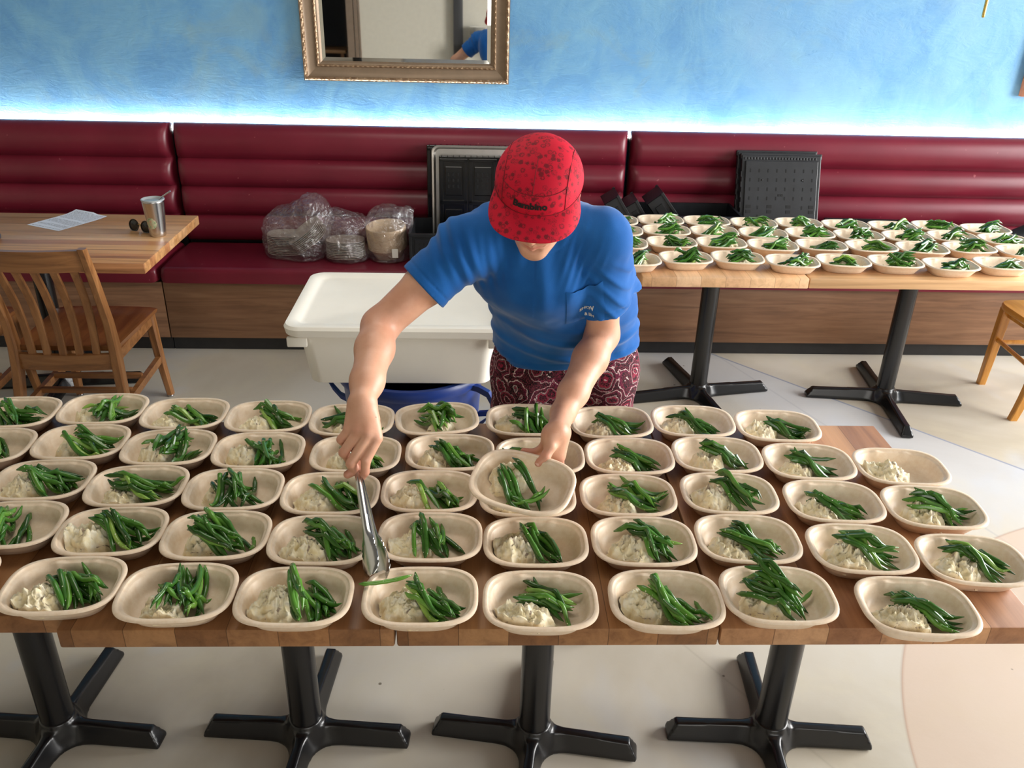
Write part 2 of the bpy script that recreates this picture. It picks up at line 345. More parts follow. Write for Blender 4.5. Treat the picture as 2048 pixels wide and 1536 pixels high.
    MT['white_print'] = plain('white_print', rgb(206, 206, 200), .7)
    MT['black_thread'] = plain('black_thread', rgb(14, 10, 12), .7)
    m = NT('red_printed_cotton'); v = m.co()
    vo = m.n('ShaderNodeTexVoronoi', Vector=v, Scale=80.0); dd = vo.outputs['Distance']; cell = m.n('ShaderNodeSeparateColor', i0=vo.outputs['Color'])
    nz = m.noise(v, 150, 4, .6, 2.5).outputs[0]
    dots = m.math('MULTIPLY', m.math('LESS_THAN', dd, .32), m.math('GREATER_THAN', cell.outputs[0], .72))
    squig = m.math('MULTIPLY', m.math('LESS_THAN', m.math('ABSOLUTE', m.math('SUBTRACT', nz, .5)), .028), m.math('LESS_THAN', dd, .50))
    ring = m.math('MULTIPLY', m.math('LESS_THAN', m.math('ABSOLUTE', m.math('SUBTRACT', m.math('MULTIPLY_ADD', nz, .35, dd), .52)), .045), m.math('GREATER_THAN', cell.outputs[1], .35))
    pr = m.math('MAXIMUM', m.math('MAXIMUM', dots, squig), ring)
    c = m.mix(m.math('MULTIPLY', pr, .8), rgb(204, 22, 50), rgb(92, 26, 34))
    m.p(Base_Color=c, Roughness=.75, Specular_IOR_Level=.25); m.bump(m.noise(v, 600, 2).outputs[0], .12, .001); MT['cap'] = m.m
    m = NT('paisley_cotton'); v0 = m.co(); wob = m.noise(v0, 9, 3, .5).outputs['Color']
    v = m.n('ShaderNodeVectorMath', {'operation': 'MULTIPLY_ADD'}, i0=wob, i1=(.09, .09, .09), i2=v0).outputs[0]
    vo = m.n('ShaderNodeTexVoronoi', Vector=v, Scale=19.0).outputs['Distance']
    n3 = m.noise(v, 60, 3, .5, 1.0).outputs[0]
    q = m.math('MULTIPLY_ADD', n3, .22, vo)
    W_ = rgb(206, 190, 186); K_ = rgb(18, 14, 18); R_ = rgb(128, 26, 52); P_ = rgb(78, 20, 44); G_ = rgb(96, 86, 88)
    c = m.ramp(q, [(0, W_), (.11, R_), (.19, K_), (.29, W_), (.315, R_), (.37, K_), (.49, R_), (.54, G_), (.58, W_), (.60, K_), (.73, P_), (.79, W_), (.82, K_)], 'CONSTANT')
    n4 = m.noise(v, 130, 2, .5, 2.0).outputs[0]
    c = m.mix(m.math('MULTIPLY', m.math('LESS_THAN', m.math('ABSOLUTE', m.math('SUBTRACT', n4, .5)), .03), .6), c, rgb(170, 70, 90))
    m.p(Base_Color=c, Roughness=.85, Specular_IOR_Level=.2); MT['paisley'] = m.m
    MT['shoe'] = plain('black_shoe', rgb(26, 26, 28), .5)
    MT['grey_dark'] = plain('dark_grey_plastic', rgb(64, 60, 66), .45)
mk_materials()
# ------------------------------------------------------------------ implicit surfaces (numpy surface nets)
def _hash(ix, iy, iz):
    n = (ix*374761393 + iy*668265263 + iz*2147483647) & 0xffffffff
    n = ((n ^ (n >> 13))*1274126177) & 0xffffffff
    return ((n ^ (n >> 16)) & 0xffff)/65535.0
def vnoise(P, s=1.0, seed=0):
    Q = P*s + seed*17.31; I = np.floor(Q).astype(np.int64); f = Q-I; f = f*f*(3-2*f)
    r = 0
    for a in (0, 1):
        for b in (0, 1):
            for c in (0, 1):
                wgt = (f[..., 0] if a else 1-f[..., 0])*(f[..., 1] if b else 1-f[..., 1])*(f[..., 2] if c else 1-f[..., 2])
                r = r + wgt*_hash(I[..., 0]+a, I[..., 1]+b, I[..., 2]+c)
    return r*2-1
def sstep(a, b, x):
    t = np.clip((x-a)/(b-a), 0, 1); return t*t*(3-2*t)
class SDF:
    def __init__(s): s.pr = []; s.post = None
    def cap(s, a, b, ra, rb=None, k=.01, op='u', fr=None, flat=None):
        rb = ra if rb is None else rb; a = np.array(a, float); b = np.array(b, float)
        s.pr.append(('c', a, b, ra, rb, k, op, fr, flat)); return s
    def chain(s, pts, rad, k=.01, fr=None):
        for i in range(len(pts)-1): s.cap(pts[i], pts[i+1], rad[i], rad[i+1], k, 'u', fr)
        return s
    def ell(s, c, r, k=.01, op='u', fr=None):
        s.pr.append(('e', np.array(c, float), np.array(r, float), 0, 0, k, op, fr, None)); return s
    def bound(s, p):
        if p[0] == 'c': c = (p[1]+p[2])/2; R = np.linalg.norm(p[2]-p[1])/2+max(p[3], p[4])
        else: c = p[1]; R = max(p[2])
        if p[7] is not None: c = p[7][0]+p[7][1] @ c
        return c, R+p[5]
    def ev1(s, p, P):
        if p[7] is not None: P = (P-p[7][0]) @ p[7][1]
        if p[0] == 'c':
            a, b = p[1], p[2]; ab = b-a; t = np.clip(((P-a) @ ab)/(ab @ ab+1e-12), 0, 1)
            return np.linalg.norm(P-a-t[..., None]*ab, axis=-1)-(p[3]+(p[4]-p[3])*t)
        q = (P-p[1]); k0 = np.linalg.norm(q/p[2], axis=-1); k1 = np.linalg.norm(q/(p[2]*p[2]), axis=-1)
        return k0*(k0-1)/(k1+1e-9)
    def ev(s, P, c=None, R=None):
        d = np.full(P.shape[:-1], 1.0)
        for p in s.pr:
            if c is not None:
                bc, br = s.bound(p)
                if np.linalg.norm(bc-c) > R+br+.03: continue
            e = s.ev1(p, P); k = p[5]
            if p[6] == 'u':
                h = np.clip(.5+.5*(d-e)/k, 0, 1); d = d*(1-h)+e*h-k*h*(1-h)
            else:
                h = np.clip(.5-.5*(d+e)/k, 0, 1); d = d*(1-h)-e*h+k*h*(1-h)
        if s.post: d = s.post(P, d)
        return d
def nets(f, lo, hi, h, B=16, slack=1.6):
    """surface of f(P, centre, radius) = 0 inside a box, as (verts, quads)"""
    lo = np.array(lo, float); n = np.ceil((np.array(hi)-lo)/h/B).astype(int)*B
    nb = n//B; V = np.full(tuple(n+1), 1.0, np.float32)
    R = h*B*math.sqrt(3)/2
    for i in range(nb[0]):
        for j in range(nb[1]):
            cs = np.array([[lo[0]+(i+.5)*B*h, lo[1]+(j+.5)*B*h, lo[2]+(k+.5)*B*h] for k in range(nb[2])])
            dc = f(cs, None, None)
            for k in range(nb[2]):
                sl = (slice(i*B, i*B+B+1), slice(j*B, j*B+B+1), slice(k*B, k*B+B+1))
                if abs(dc[k]) > R*slack+.01:
                    if dc[k] < 0: V[sl] = -1.0
                    continue
                g = np.stack(np.meshgrid(*[lo[a]+h*np.arange((i, j, k)[a]*B, (i, j, k)[a]*B+B+1) for a in range(3)], indexing='ij'), -1)
                V[sl] = f(g.reshape(-1, 3), cs[k], R).reshape(B+1, B+1, B+1)
    S = V < 0
    cnt = np.zeros(tuple(n), np.int8)
    for a in (0, 1):
        for b in (0, 1):
            for c in (0, 1): cnt += S[a:n[0]+a, b:n[1]+b, c:n[2]+c]
    act = np.argwhere((cnt > 0) & (cnt < 8)); idx = np.full(tuple(n), -1, np.int32)
    idx[act[:, 0], act[:, 1], act[:, 2]] = np.arange(len(act))
    acc = np.zeros((len(act), 3)); num = np.zeros(len(act))
    cor = [(a, b, c) for a in (0, 1) for b in (0, 1) for c in (0, 1)]
    for p in cor:
        for ax in range(3):
            if p[ax]: continue
            q = list(p); q[ax] = 1
            v0 = V[act[:, 0]+p[0], act[:, 1]+p[1], act[:, 2]+p[2]]; v1 = V[act[:, 0]+q[0], act[:, 1]+q[1], act[:, 2]+q[2]]
            m = (v0 < 0) != (v1 < 0); t = np.where(m, v0/np.where(m, v0-v1, 1), 0)
            pt = np.array(p, float)[None]+0*acc; pt[:, ax] += t
            acc[m] += pt[m]; num[m] += 1
    verts = lo+(act+acc/num[:, None])*h
    quads = []
    for ax in range(3):
        o1, o2 = [(1, 2), (2, 0), (0, 1)][ax]
        a = S.take(range(n[ax]), ax); b = S.take(range(1, n[ax]+1), ax)
        for flip, mm in ((0, a & ~b), (1, ~a & b)):
            e = np.argwhere(mm); e = e[(e[:, o1] > 0) & (e[:, o2] > 0) & (e[:, o1] < n[o1]) & (e[:, o2] < n[o2])]
            def cell(d1, d2):
                c = e.copy(); c[:, o1] -= d1; c[:, o2] -= d2; return idx[c[:, 0], c[:, 1], c[:, 2]]
            q = np.stack([cell(1, 1), cell(0, 1), cell(0, 0), cell(1, 0)], 1)
            quads.append(q[:, ::-1] if flip else q)
    q = np.concatenate(quads); q = q[(q >= 0).all(1)]
    return verts, q
def relax(v, q, it=2, lam=.5):
    e = np.concatenate([q[:, [0, 1]], q[:, [1, 2]], q[:, [2, 3]], q[:, [3, 0]]])
    for _ in range(it):
        s = np.zeros_like(v); c = np.zeros(len(v))
        for a in range(3):
            s[:, a] += np.bincount(e[:, 0], v[e[:, 1], a], len(v))+np.bincount(e[:, 1], v[e[:, 0], a], len(v))
        c = np.bincount(e[:, 0], minlength=len(v))+np.bincount(e[:, 1], minlength=len(v))
        v = v+(s/np.maximum(c, 1)[:, None]-v)*lam
    return v
def net_obj(name, v, q, mat, parent=None, attr=None):
    me = bpy.data.meshes.new(name)
    me.vertices.add(len(v)); me.vertices.foreach_set('co', v.astype(np.float32).ravel())
    me.loops.add(q.size); me.loops.foreach_set('vertex_index', q.astype(np.int32).ravel())
    me.polygons.add(len(q)); me.polygons.foreach_set('loop_start', np.arange(0, q.size, 4, dtype=np.int32))
    me.update(calc_edges=True); me.validate()
    if attr:
        for nm, a in attr.items():
            A = me.attributes.new(nm, 'FLOAT', 'POINT'); A.data.foreach_set('value', a.astype(np.float32))
    me.materials.append(mat); me.polygons.foreach_set('use_smooth', [True]*len(me.polygons))
    o = bpy.data.objects.new(name, me); C.objects.link(o)
    if parent is not None: o.parent = parent
    return o
# ------------------------------------------------------------------ room shell
WALL_Y = 4.66
def slab(name, lo, hi, mat):
    return struct(MB().box(lo, hi).build(name, mat, smooth=False))
slab('floor', (-4.6, -2.6, -.1), (4.3, WALL_Y+.1, 0), MT['floor'])
slab('wall_back', (-4.6, WALL_Y, 0), (4.3, WALL_Y+.1, 3.1), MT['wall'])
slab('wall_left', (-4.7, -2.6, 0), (-4.6, WALL_Y+.1, 3.1), MT['cream'])
slab('ceiling', (-4.7, -2.7, 3.1), (4.4, WALL_Y+.1, 3.2), MT['ceil'])
# right wall with a long window
m = MB()
m.box((4.2, -2.6, 0), (4.3, WALL_Y, .5)); m.box((4.2, -2.6, 2.8), (4.3, WALL_Y, 3.1))
m.box((4.2, -2.6, .5), (4.3, .4, 2.8)); m.box((4.2, 4.2, .5), (4.3, WALL_Y, 2.8))
struct(m.build('wall_right', MT['white_paint'], smooth=False))
m = MB()
for y in (.4, 1.64, 2.9, 4.14): m.box((4.21, y, .5), (4.28, y+.06, 2.8))
m.box((4.21, .4, .5), (4.28, 4.2, .56)); m.box((4.21, .4, 2.74), (4.28, 4.2, 2.8))
struct(m.build('window_1', MT['grey_trim'], smooth=False))
# wall behind the photographer (seen in the mirror)
m = MB(); m.box((-4.6, -2.7, 0), (-3.0, -2.6, 3.1)); m.box((-1.75, -2.7, 0), (4.3, -2.6, 3.1)); m.box((-3.0, -2.7, 2.2), (-1.75, -2.6, 3.1))
struct(m.build('wall_front', MT['cream_front'], smooth=False))
m = MB(); m.box((-3.0, -4.2, 0), (-1.75, -4.1, 2.3)); m.box((-3.06, -4.2, 0), (-3.0, -2.7, 2.3)); m.box((-1.75, -4.2, 0), (-1.69, -2.7, 2.3)); m.box((-3.06, -4.2, 2.3), (-1.69, -2.7, 2.36)); m.box((-3.06, -4.2, -.06), (-1.69, -2.7, 0))
struct(m.build('trim_1', MT['dark_void'], smooth=False))
m = MB()
for x0 in (-1.75,): m.box((x0, -2.6, 0), (x0+.09, -2.57, 2.25)).box((x0+.10, -2.6, 0), (x0+.14, -2.56, 2.25)).box((x0+.15, -2.6, 0), (x0+.17, -2.58, 2.25))
struct(m.build('trim_2', MT['brown_trim']))
struct(MB().box((-.38, -2.6, 0), (-.26, -2.5, 2.4), .004).build('trim_3', MT['grey_trim']))

# things on a shelf behind the photographer, caught in the mirror
t = thing('wall_shelf', 'white shelf by the charcoal strip, seen only in the mirror', 'shelf', (.02, -2.6, 0))
MB().box((-.26, .0, .86), (.30, .34, .90), .003).build('board', MT['white_paint'], t)
MB().box((-.26, .0, 0), (-.23, .32, .86)).build('side_panel', MT['white_paint'], t); MB().box((.27, .0, 0), (.30, .32, .86)).build('side_panel', MT['white_paint'], t)
PM = MB().lathe([(0, 0), (.06, 0), (.065, .004), (.118, .016), (.120, .019), (.062, .006), (0, .005)], 32)
me_ = None
for k in range(16):
    if me_ is None: o = PM.build('dinner_plate', MT['white_china'], None); me_ = o.data
    else: o = bpy.data.objects.new('dinner_plate', me_); C.objects.link(o)
    o.location = (-.05, -2.43, .9015+k*.0125); tag(o, 'white plate in the stack on the shelf reflected in the mirror', 'plate', 'plates reflected in the mirror')
t = thing('side_table', 'small wooden table in the dark doorway, seen only in the mirror', 'table', (-2.35, -3.3, 0))
MB().box((-.5, -.3, .70), (.5, .3, .74), .004).build('tabletop', MT['top_hickory'], t)
for sx in (-1, 1):
    for sy in (-1, 1): MB().box((sx*.45-.02, sy*.25-.02, 0), (sx*.45+.02, sy*.25+.02, .70)).build('leg', MT['oak'], t)
# ------------------------------------------------------------------ banquette benches
def bench(x0, x1, label, seams=()):
    t = thing('banquette_bench', label, 'bench', ((x0+x1)/2, 4.1, 0), 0, 'sections of the long banquette')
    cx = (x0+x1)/2; h = (x1-x0)/2-.006
    zs = [1.072, .902, .757, .608, .470]
    # four horizontal channels, rounded at both ends
    def yb(z): return 4.50-4.1+(z-.46)*.045
    prof = []
    for a, b in zip(zs[:-1], zs[1:]):
        for i in range(9):
            f = i/9; z = a+(b-a)*f
            prof.append((z, math.sin(PI*min(1, max(0, f)))**.55*.042 if f > 0 else 0.0))
    prof.append((zs[-1], 0.0))
    def ring(x, k, sh):
        r = [(x, .50, zs[0]-.012), (x, .455, zs[0]+.004)]
        r += [(x, yb(z)+sh-b*k, z) for z, b in prof]
        r += [(x, .50, zs[-1])]
        return r
    E = [(-h, .05, .035), (-h+.006, .45, .014), (-h+.016, .75, .004), (-h+.035, .95, 0), (-h+.06, 1, 0)]
    rings = [ring(x, k, s) for x, k, s in E]+[ring(-x, k, s) for x, k, s in reversed(E)]
    MB().loft(rings).build('backrest', MT['vinyl'], t)
    # seat cushion with a rolled front edge
    def sring(x, r, s):
        pts = [(x, .40, .455-s), (x, .20, .465-s), (x, .0, .462-s)]
        for i in range(7):
            a = PI/2*i/6; pts.append((x, -.03-r*math.sin(a)+s, .462-s-r+r*math.cos(a)))
        pts += [(x, -.03-r+s, .385+s), (x, -.02+s, .377+s), (x, .40, .377+s)]
        return pts
    E2 = [(-h, .03, .02), (-h+.005, .028, .009), (-h+.014, .026, .002), (-h+.03, .026, 0)]
    MB().loft([sring(*e) for e in E2]+[sring(-x, r, s) for x, r, s in reversed(E2)]).build('seat', MT['vinyl'], t)
    ed = [x0]+list(seams)+[x1]
    for a, b in zip(ed[:-1], ed[1:]):
        MB().box((a-cx+.0015, -.02, .075), (b-cx-.0015, .0, .376), .001).build('base_panel', MT['walnut'], t)
    MB().box((x0-cx, .008, 0), (x1-cx, .03, .074)).build('kick_plate', MT['kick'], t)
    m = MB(); m.box((x0-cx+.005, .035, .0), (x1-cx-.005, .50, .372)); m.box((x0-cx+.005, .463, .37), (x1-cx-.005, .505, 1.045))
    m.build('frame', MT['kick'], t, smooth=False)
    return t
bench(-4.0, -1.602, 'burgundy padded bench section behind the table with the tumbler')
bench(-1.598, .773, 'burgundy padded bench section behind the person and the bagged bowls')
bench(.777, 3.9, 'burgundy padded bench section behind the table of filled white bowls', (1.205,))
t = thing('light_strip', 'warm white light strip along the wall behind the bench backs', 'light', (0, 4.632, .0))
MB().box((-3.95, .0, 1.028), (3.85, .012, 1.036)).build('diffuser', MT['led'], t, smooth=False)
MB().box((-3.95, -.024, 1.018), (3.85, .026, 1.0275)).build('channel', MT['alu'], t, smooth=False)

# ------------------------------------------------------------------ mirror
t = thing('wall_mirror', 'gilt framed mirror with ornate mouldings hanging on the blue wall', 'mirror', (-.39, WALL_Y-.004, 1.285), 0)
MW, MH, FWd = 1.05, 1.10, .092
def frame_sweep(prof, inset0, bumps=0, amp=0.0):
    """mitred moulding; prof = (inset, depth) points; bumps make carved relief along it"""
    mb = MB(); cor = [(-1, 0), (1, 0), (1, 1), (-1, 1)]
    for s in range(4):
        ax, az = cor[s]; bx, bz = cor[(s+1) % 4]
        L = MW if s % 2 == 0 else MH; n = max(2, int(L/.0065)) if bumps else 2
        rings = []
        for i in range(n+1):
            f = i/n; ring = []
            for j, (ins, dep) in enumerate(prof):
                ins = ins+inset0
                def P(cx, cz): return (cx*(MW/2-ins), ins if cz == 0 else MH-ins)
                p, q = P(ax, az), P(bx, bz); x = p[0]+(q[0]-p[0])*f; z = p[1]+(q[1]-p[1])*f
                o = 0
                if bumps and 0 < j < len(prof)-1:
                    u = f*L; o = amp*(math.sin(u*bumps*2*PI+j*1.7)*.6+.4*math.sin(u*bumps*4*PI-j*2.3))
                ring.append((x, -(dep+o), z))
            rings.append(ring)
        mb.loft(rings, closed=False)
    return mb
fr = frame_sweep([(0, 0), (0, .034), (.016, .036), (.022, .030), (.060, .022), (.066, .024), (.082, .022), (.088, .018), (.095, .010), (.095, .0)], 0).build('frame', MT['gilt_band'], t)
frame_sweep([(.001, .030), (.004, .037), (.009, .042), (.014, .040), (.019, .036), (.021, .028)], 0, 26, .0042).build('outer_moulding', MT['gilt'], fr)
frame_sweep([(.066, .022), (.070, .028), (.074, .0285), (.078, .026), (.081, .020)], 0, 34, .0028).build('inner_moulding', MT['gilt'], fr)
g = MB(); i0, i1, i2 = .093, .113, .113
g.v = []; a = (MW/2-i0); b = (MW/2-i1)
g.add([(-a, -.0095, i0), (a, -.0095, i0), (a, -.0095, MH-i0), (-a, -.0095, MH-i0), (-b, -.0125, i1), (b, -.0125, i1), (b, -.0125, MH-i1), (-b, -.0125, MH-i1)],
      [(4, 5, 6, 7), (0, 1, 5, 4), (1, 2, 6, 5), (2, 3, 7, 6), (3, 0, 4, 7)])
g.add([(-a, -.002, i0), (a, -.002, i0), (a, -.002, MH-i0), (-a, -.002, MH-i0)], [(3, 2, 1, 0)])
g.build('glass', MT['mirror'], t, smooth=False)
# another frame cut off by the right edge
t = thing('picture_frame', 'reddish brown frame corner on the wall at the far right', 'picture frame', (3.33, WALL_Y-.004, 1.276))
m = MB()
for lo, hi in (((-.47, -.03, 0), (-.44, 0, .9)), ((.44, -.03, 0), (.47, 0, .9)), ((-.44, -.03, 0), (.44, 0, .03)), ((-.44, -.03, .87), (.44, 0, .9))): m.box(lo, hi, .004)
m.build('frame', MT['brown_frame'], t); MB().box((-.44, -.012, .03), (.44, -.002, .87)).build('panel', MT['cream'], t, smooth=False)
t = thing('wall_sconce', 'thin brass wall lamp stem at the upper right', 'lamp', (2.50, WALL_Y, 1.66))
MB().lathe([(.0, .0), (.006, .0), (.008, .006), (.0085, .02), (.0085, .30), (0, .30)], 14, Matrix.Translation((0, -.12, 0))).build('stem', MT['brass'], t)
m = MB(); m.tube([(0, -.12, .24), (0, -.01, .27)], .006, 10); m.tube([(0, -.02, .27), (0, -.003, .27)], .04, 20); m.build('wall_plate', MT['brass'], t)
m = MB(); m.lathe([(.03, .30), (.035, .30), (.06, .42), (.058, .42), (.032, .302)], 20, Matrix.Translation((0, -.12, 0)), (False, False)); m.build('shade', MT['white_paint'], t)

# ------------------------------------------------------------------ tables
def base_net(wx, wy):
    """cast cross base: four tapering feet with filleted crotches"""
    def f(P, c, R):
        x, y, z = np.abs(P[:, 0]), np.abs(P[:, 1]), P[:, 2]
        wd = .027
        dx = np.maximum(x-wx, y-wd); dy = np.maximum(x-wd, y-wy)
        k = .075; h = np.clip(.5+.5*(dx-dy)/k, 0, 1); d2 = dx*(1-h)+dy*h-k*h*(1-h)
        r = np.sqrt(x*x+y*y); top = .062-.012*np.clip(r/.3, 0, 1)
        e = np.maximum(x-wx, y-wy)                              # bevelled toe
        d = np.maximum(d2+.35*np.maximum(z-.012, 0), z-top)
        d = np.maximum(d, (np.maximum(x/wx, y/wy)-1)*.3+.62*(z-.012)*(r > .15))
        # hub collar
        cyl = np.maximum(r-.052+.25*np.maximum(z-.04, 0), z-.078); kk = .012; h = np.clip(.5+.5*(d-cyl)/kk, 0, 1); d = d*(1-h)+cyl*h-kk*h*(1-h)
        return np.maximum(d*.9, .001-z)
    v, q = nets(f, (-wx-.02, -wy-.02, -.01), (wx+.02, wy+.02, .1), .005)
    return relax(v, q, 1, .4), q
BNETS = {'s': base_net(.272, .292), 'l': base_net(.365, .375)}
BASE_ME = {}
def table(top_c, size, topmat, base_xy, label, thick=.042, base_rz=0.0, group=None, ztop=.762, bs='l'):
    """top centre (x, y), size (x, y); pedestal at base_xy"""
    bx, by = base_xy
    t = thing('pedestal_table', label, 'table', (bx, by, 0), 0, group)
    tp = MB().box((-size[0]/2, -size[1]/2, 0), (size[0]/2, size[1]/2, thick), .004).build('tabletop', topmat, t, loc=(top_c[0]-bx, top_c[1]-by, ztop-thick))
    if bs not in BASE_ME:
        o = net_obj('base', *BNETS[bs], MT['black_metal'], t); BASE_ME[bs] = o.data
    else:
        o = bpy.data.objects.new('base', BASE_ME[bs]); C.objects.link(o); o.parent = t
    o.rotation_euler = (0, 0, base_rz)
    MB().lathe([(0, .06), (.040, .06), (.040, ztop-thick-.012), (0, ztop-thick-.012)], 36).build('column', MT['black_metal'], t)
    MB().box((-.16, -.025, ztop-thick-.014), (.16, .025, ztop-thick-.0005), .003).box((-.025, -.16, ztop-thick-.014), (.025, .16, ztop-thick-.0005), .003).build('top_plate', MT['black_metal'], t)
    kx, ky = (.245, .265) if bs == 's' else (.335, .345)
    for sx, sy in ((1, 0), (-1, 0), (0, 1), (0, -1)):
        c, s = math.cos(base_rz), math.sin(base_rz); x, y = sx*kx, sy*ky
        MB().lathe([(0, 0), (.012, 0), (.012, .006), (0, .006)], 12, Matrix.Translation((c*x-s*y, s*x+c*y, 0))).build('foot_glide', MT['black_gloss'], t)
    return t
FY = 1.184; FD = .772
def ftable(x0, x1, bx, by, label, mat, y0=FY, rz=0.0):
    table(((x0+x1)/2, y0+FD/2), (x1-x0, FD), mat, (bx, by), label, base_rz=rz, group='pushed-together serving tables', bs='s')
ftable(-1.387, -.762, -1.093, 1.622, 'dark butcher block table at the left end of the serving row, set slightly back', MT['top_dark'], FY+.038, -.10)
ftable(-.757, -.1535, -.450, 1.612, 'dark butcher block table second from the left in the serving row', MT['top_dark'], FY, -.08)
ftable(-.1495, .4445, .148, 1.588, 'dark butcher block table in front of the person, third in the serving row', MT['top_dark'], FY, -.17)
ftable(.4475, 1.056, .777, 1.592, 'dark butcher block table with a bare corner, right end of the serving row', MT['top_mid'], FY-.001, -.07)
BTD = .765
table((1.297-.333, 3.139+BTD/2), (.664, BTD), MT['top_pale'], (1.043, 3.606), 'pale butcher block table of bowls right behind the person', base_rz=.2, group='tables of filled bowls by the bench')
table((1.299+.48, 3.142+BTD/2), (.958, BTD), MT['top_pale_x'], (1.94, 3.575), 'pale plank table of bowls at the far right by the bench', base_rz=-.12, group='tables of filled bowls by the bench')
table((-1.33-.60, 3.219+.355), (1.22, .71), MT['top_hickory'], (-1.97, 3.68), 'hickory plank table with paper, sunglasses and tumbler by the bench', base_rz=.12)

# ------------------------------------------------------------------ chairs
def slat_chair(label, loc, rz):
    """oak side chair facing +y; origin on the floor under the seat centre"""
    t = thing('dining_chair', label, 'chair', loc, rz, 'slat back oak chairs at the left table')
    W, D = .43, .43
    def seat():
        n = 17; top = []; bot = []; vs = []; fs = []
        for i in range(n):
            v = i/(n-1)
            for j in range(n):
                u = j/(n-1)*2-1
                taper = 1-.06*(1-v); x = u*W/2*taper; y = -D/2+v*D+(.012*(1-u*u) if v > .99 else 0)
                z = .45-.011*(1-u*u)*(1-(2*v-.8)**2*.7)-(.006*(1-min(1, (1-abs(u))*8)))-(.007 if v > .97 else 0)
                vs.append((x, y, z))
        k = len(vs)
        for x, y, z in vs[:]: vs.append((x*.975, y*.98, .422))
        for i in range(n-1):
            for j in range(n-1):
                a = i*n+j; fs.append((a, a+1, a+n+1, a+n)); fs.append((k+a, k+a+n, k+a+n+1, k+a+1))
        bd = [j for j in range(n)]+[i*n+n-1 for i in range(1, n)]+[(n-1)*n+j for j in range(n-2, -1, -1)]+[i*n for i in range(n-2, 0, -1)]
        for a, b in zip(bd, bd[1:]+bd[:1]): fs.append((b, a, a+k, b+k))
        return MB().add(vs, fs)
    seat().build('seat', MT['oak_seat'], t)
    def bar(pts, wx, wy):
        rings = []
        for i, (x, y, z) in enumerate(pts):
            a, b = (wx[i], wy[i]) if hasattr(wx, '__len__') else (wx, wy)
            c = .18*min(a, b); rings.append([(x-a/2+c, y-b/2, z), (x+a/2-c, y-b/2, z), (x+a/2, y-b/2+c, z), (x+a/2, y+b/2-c, z), (x+a/2-c, y+b/2, z), (x-a/2+c, y+b/2, z), (x-a/2, y+b/2-c, z), (x-a/2, y-b/2+c, z)])
        return MB().loft(rings)
    for s in (-1, 1):
        x = s*.195
        bar([(s*.225, -.285, .014), (s*.213, -.262, .15), (x*1.02, -.232, .34), (x, -.222, .45), (x, -.232, .56), (x*1.01, -.285, .75), (x*1.03, -.335, .885)],
            [.036, .036, .038, .038, .034, .032, .030], [.040, .044, .046, .046, .040, .036, .030]).build('rear_leg', MT['oak'], t)
        l = bar([(s*.208, .215, .012), (s*.196, .195, .20), (s*.186, .180, .43)], [.030, .036, .042], [.030, .036, .042]).build('front_leg', MT['oak'], t)
        MB().lathe([(0, 0), (.013, 0), (.014, .006), (.010, .013), (0, .013)], 14, Matrix.Translation((s*.208, .215, 0))).build('glide', MT['steel'], l)
        MB().lathe([(0, 0), (.013, 0), (.014, .006), (.010, .015), (0, .015)], 14, Matrix.Translation((s*.225, -.285, 0))).build('glide', MT['steel'], t)
        rings = [[(s*.196+.011*a, y+0, z+.016*b) for a, b in ((-1, -1), (1, -1), (1, 1), (-1, 1))] for y, z in ((-.235, .185), (.19, .205))]
        MB().loft(rings).build('side_stretcher', MT['oak_rail'], t)
        rings = [[(s*.192*k+.011*a, y, .40+.022*b) for a, b in ((-1, -1), (1, -1), (1, 1), (-1, 1))] for y, k in ((-.21, 1), (.18, .98))]
        MB().loft(rings).build('side_rail', MT['oak_rail'], t)
    for y, z, hw in ((.195, .22, .188), (.0, .21, .187), (-.12, .20, .187)):
        if y == .195: continue
        MB().box((-hw, y-.010, z-.012), (hw, y+.010, z+.012), .003).build('cross_stretcher', MT['oak_rail'], t)
    MB().box((-.178, .170, .375), (.178, .19, .422), .003).build('front_rail', MT['oak_rail'], t)
    # curved rails: bow backwards
    def rail(z0, z1, y0, y1, bow, hw, th=.02):
        rings = []
        for i in range(13):
            u = i/12*2-1; x = u*hw; b = -bow*(1-u*u)
            rings.append([(x, y0+b-th/2, z0), (x, y0+b+th/2, z0), (x, y1+b+th/2, z1), (x, y1+b-th/2, z1)])
        return MB().loft(rings)
    rail(.787, .878, -.297, -.330, .022, .190, .022).build('top_rail', MT['oak_rail'], t)
    rail(.352, .418, -.226, -.226, .016, .182, .022).build('lower_rail', MT['oak_rail'], t)
    for i in range(5):
        u = (i-2)/2*.76; x0 = u*.165; x1 = u*.185
        pts = []
        for j in range(9):
            f = j/8; z = .412+f*.385; y = -.226-.016*(1-u*u)-(.072+.006*(1-u*u))*f+.030*math.sin(f*PI)
            pts.append((x0+(x1-x0)*f, y, z))
        bar(pts, .030, .013).build('back_slat', MT['oak'], t)
    return t
slat_chair('brown oak slat back chair nearest the camera at the hickory table', (-1.652, 3.352, 0), 0.0)
slat_chair('oak chair cut off by the left edge beside the slat back chair', (-2.245, 3.34, 0), .0)
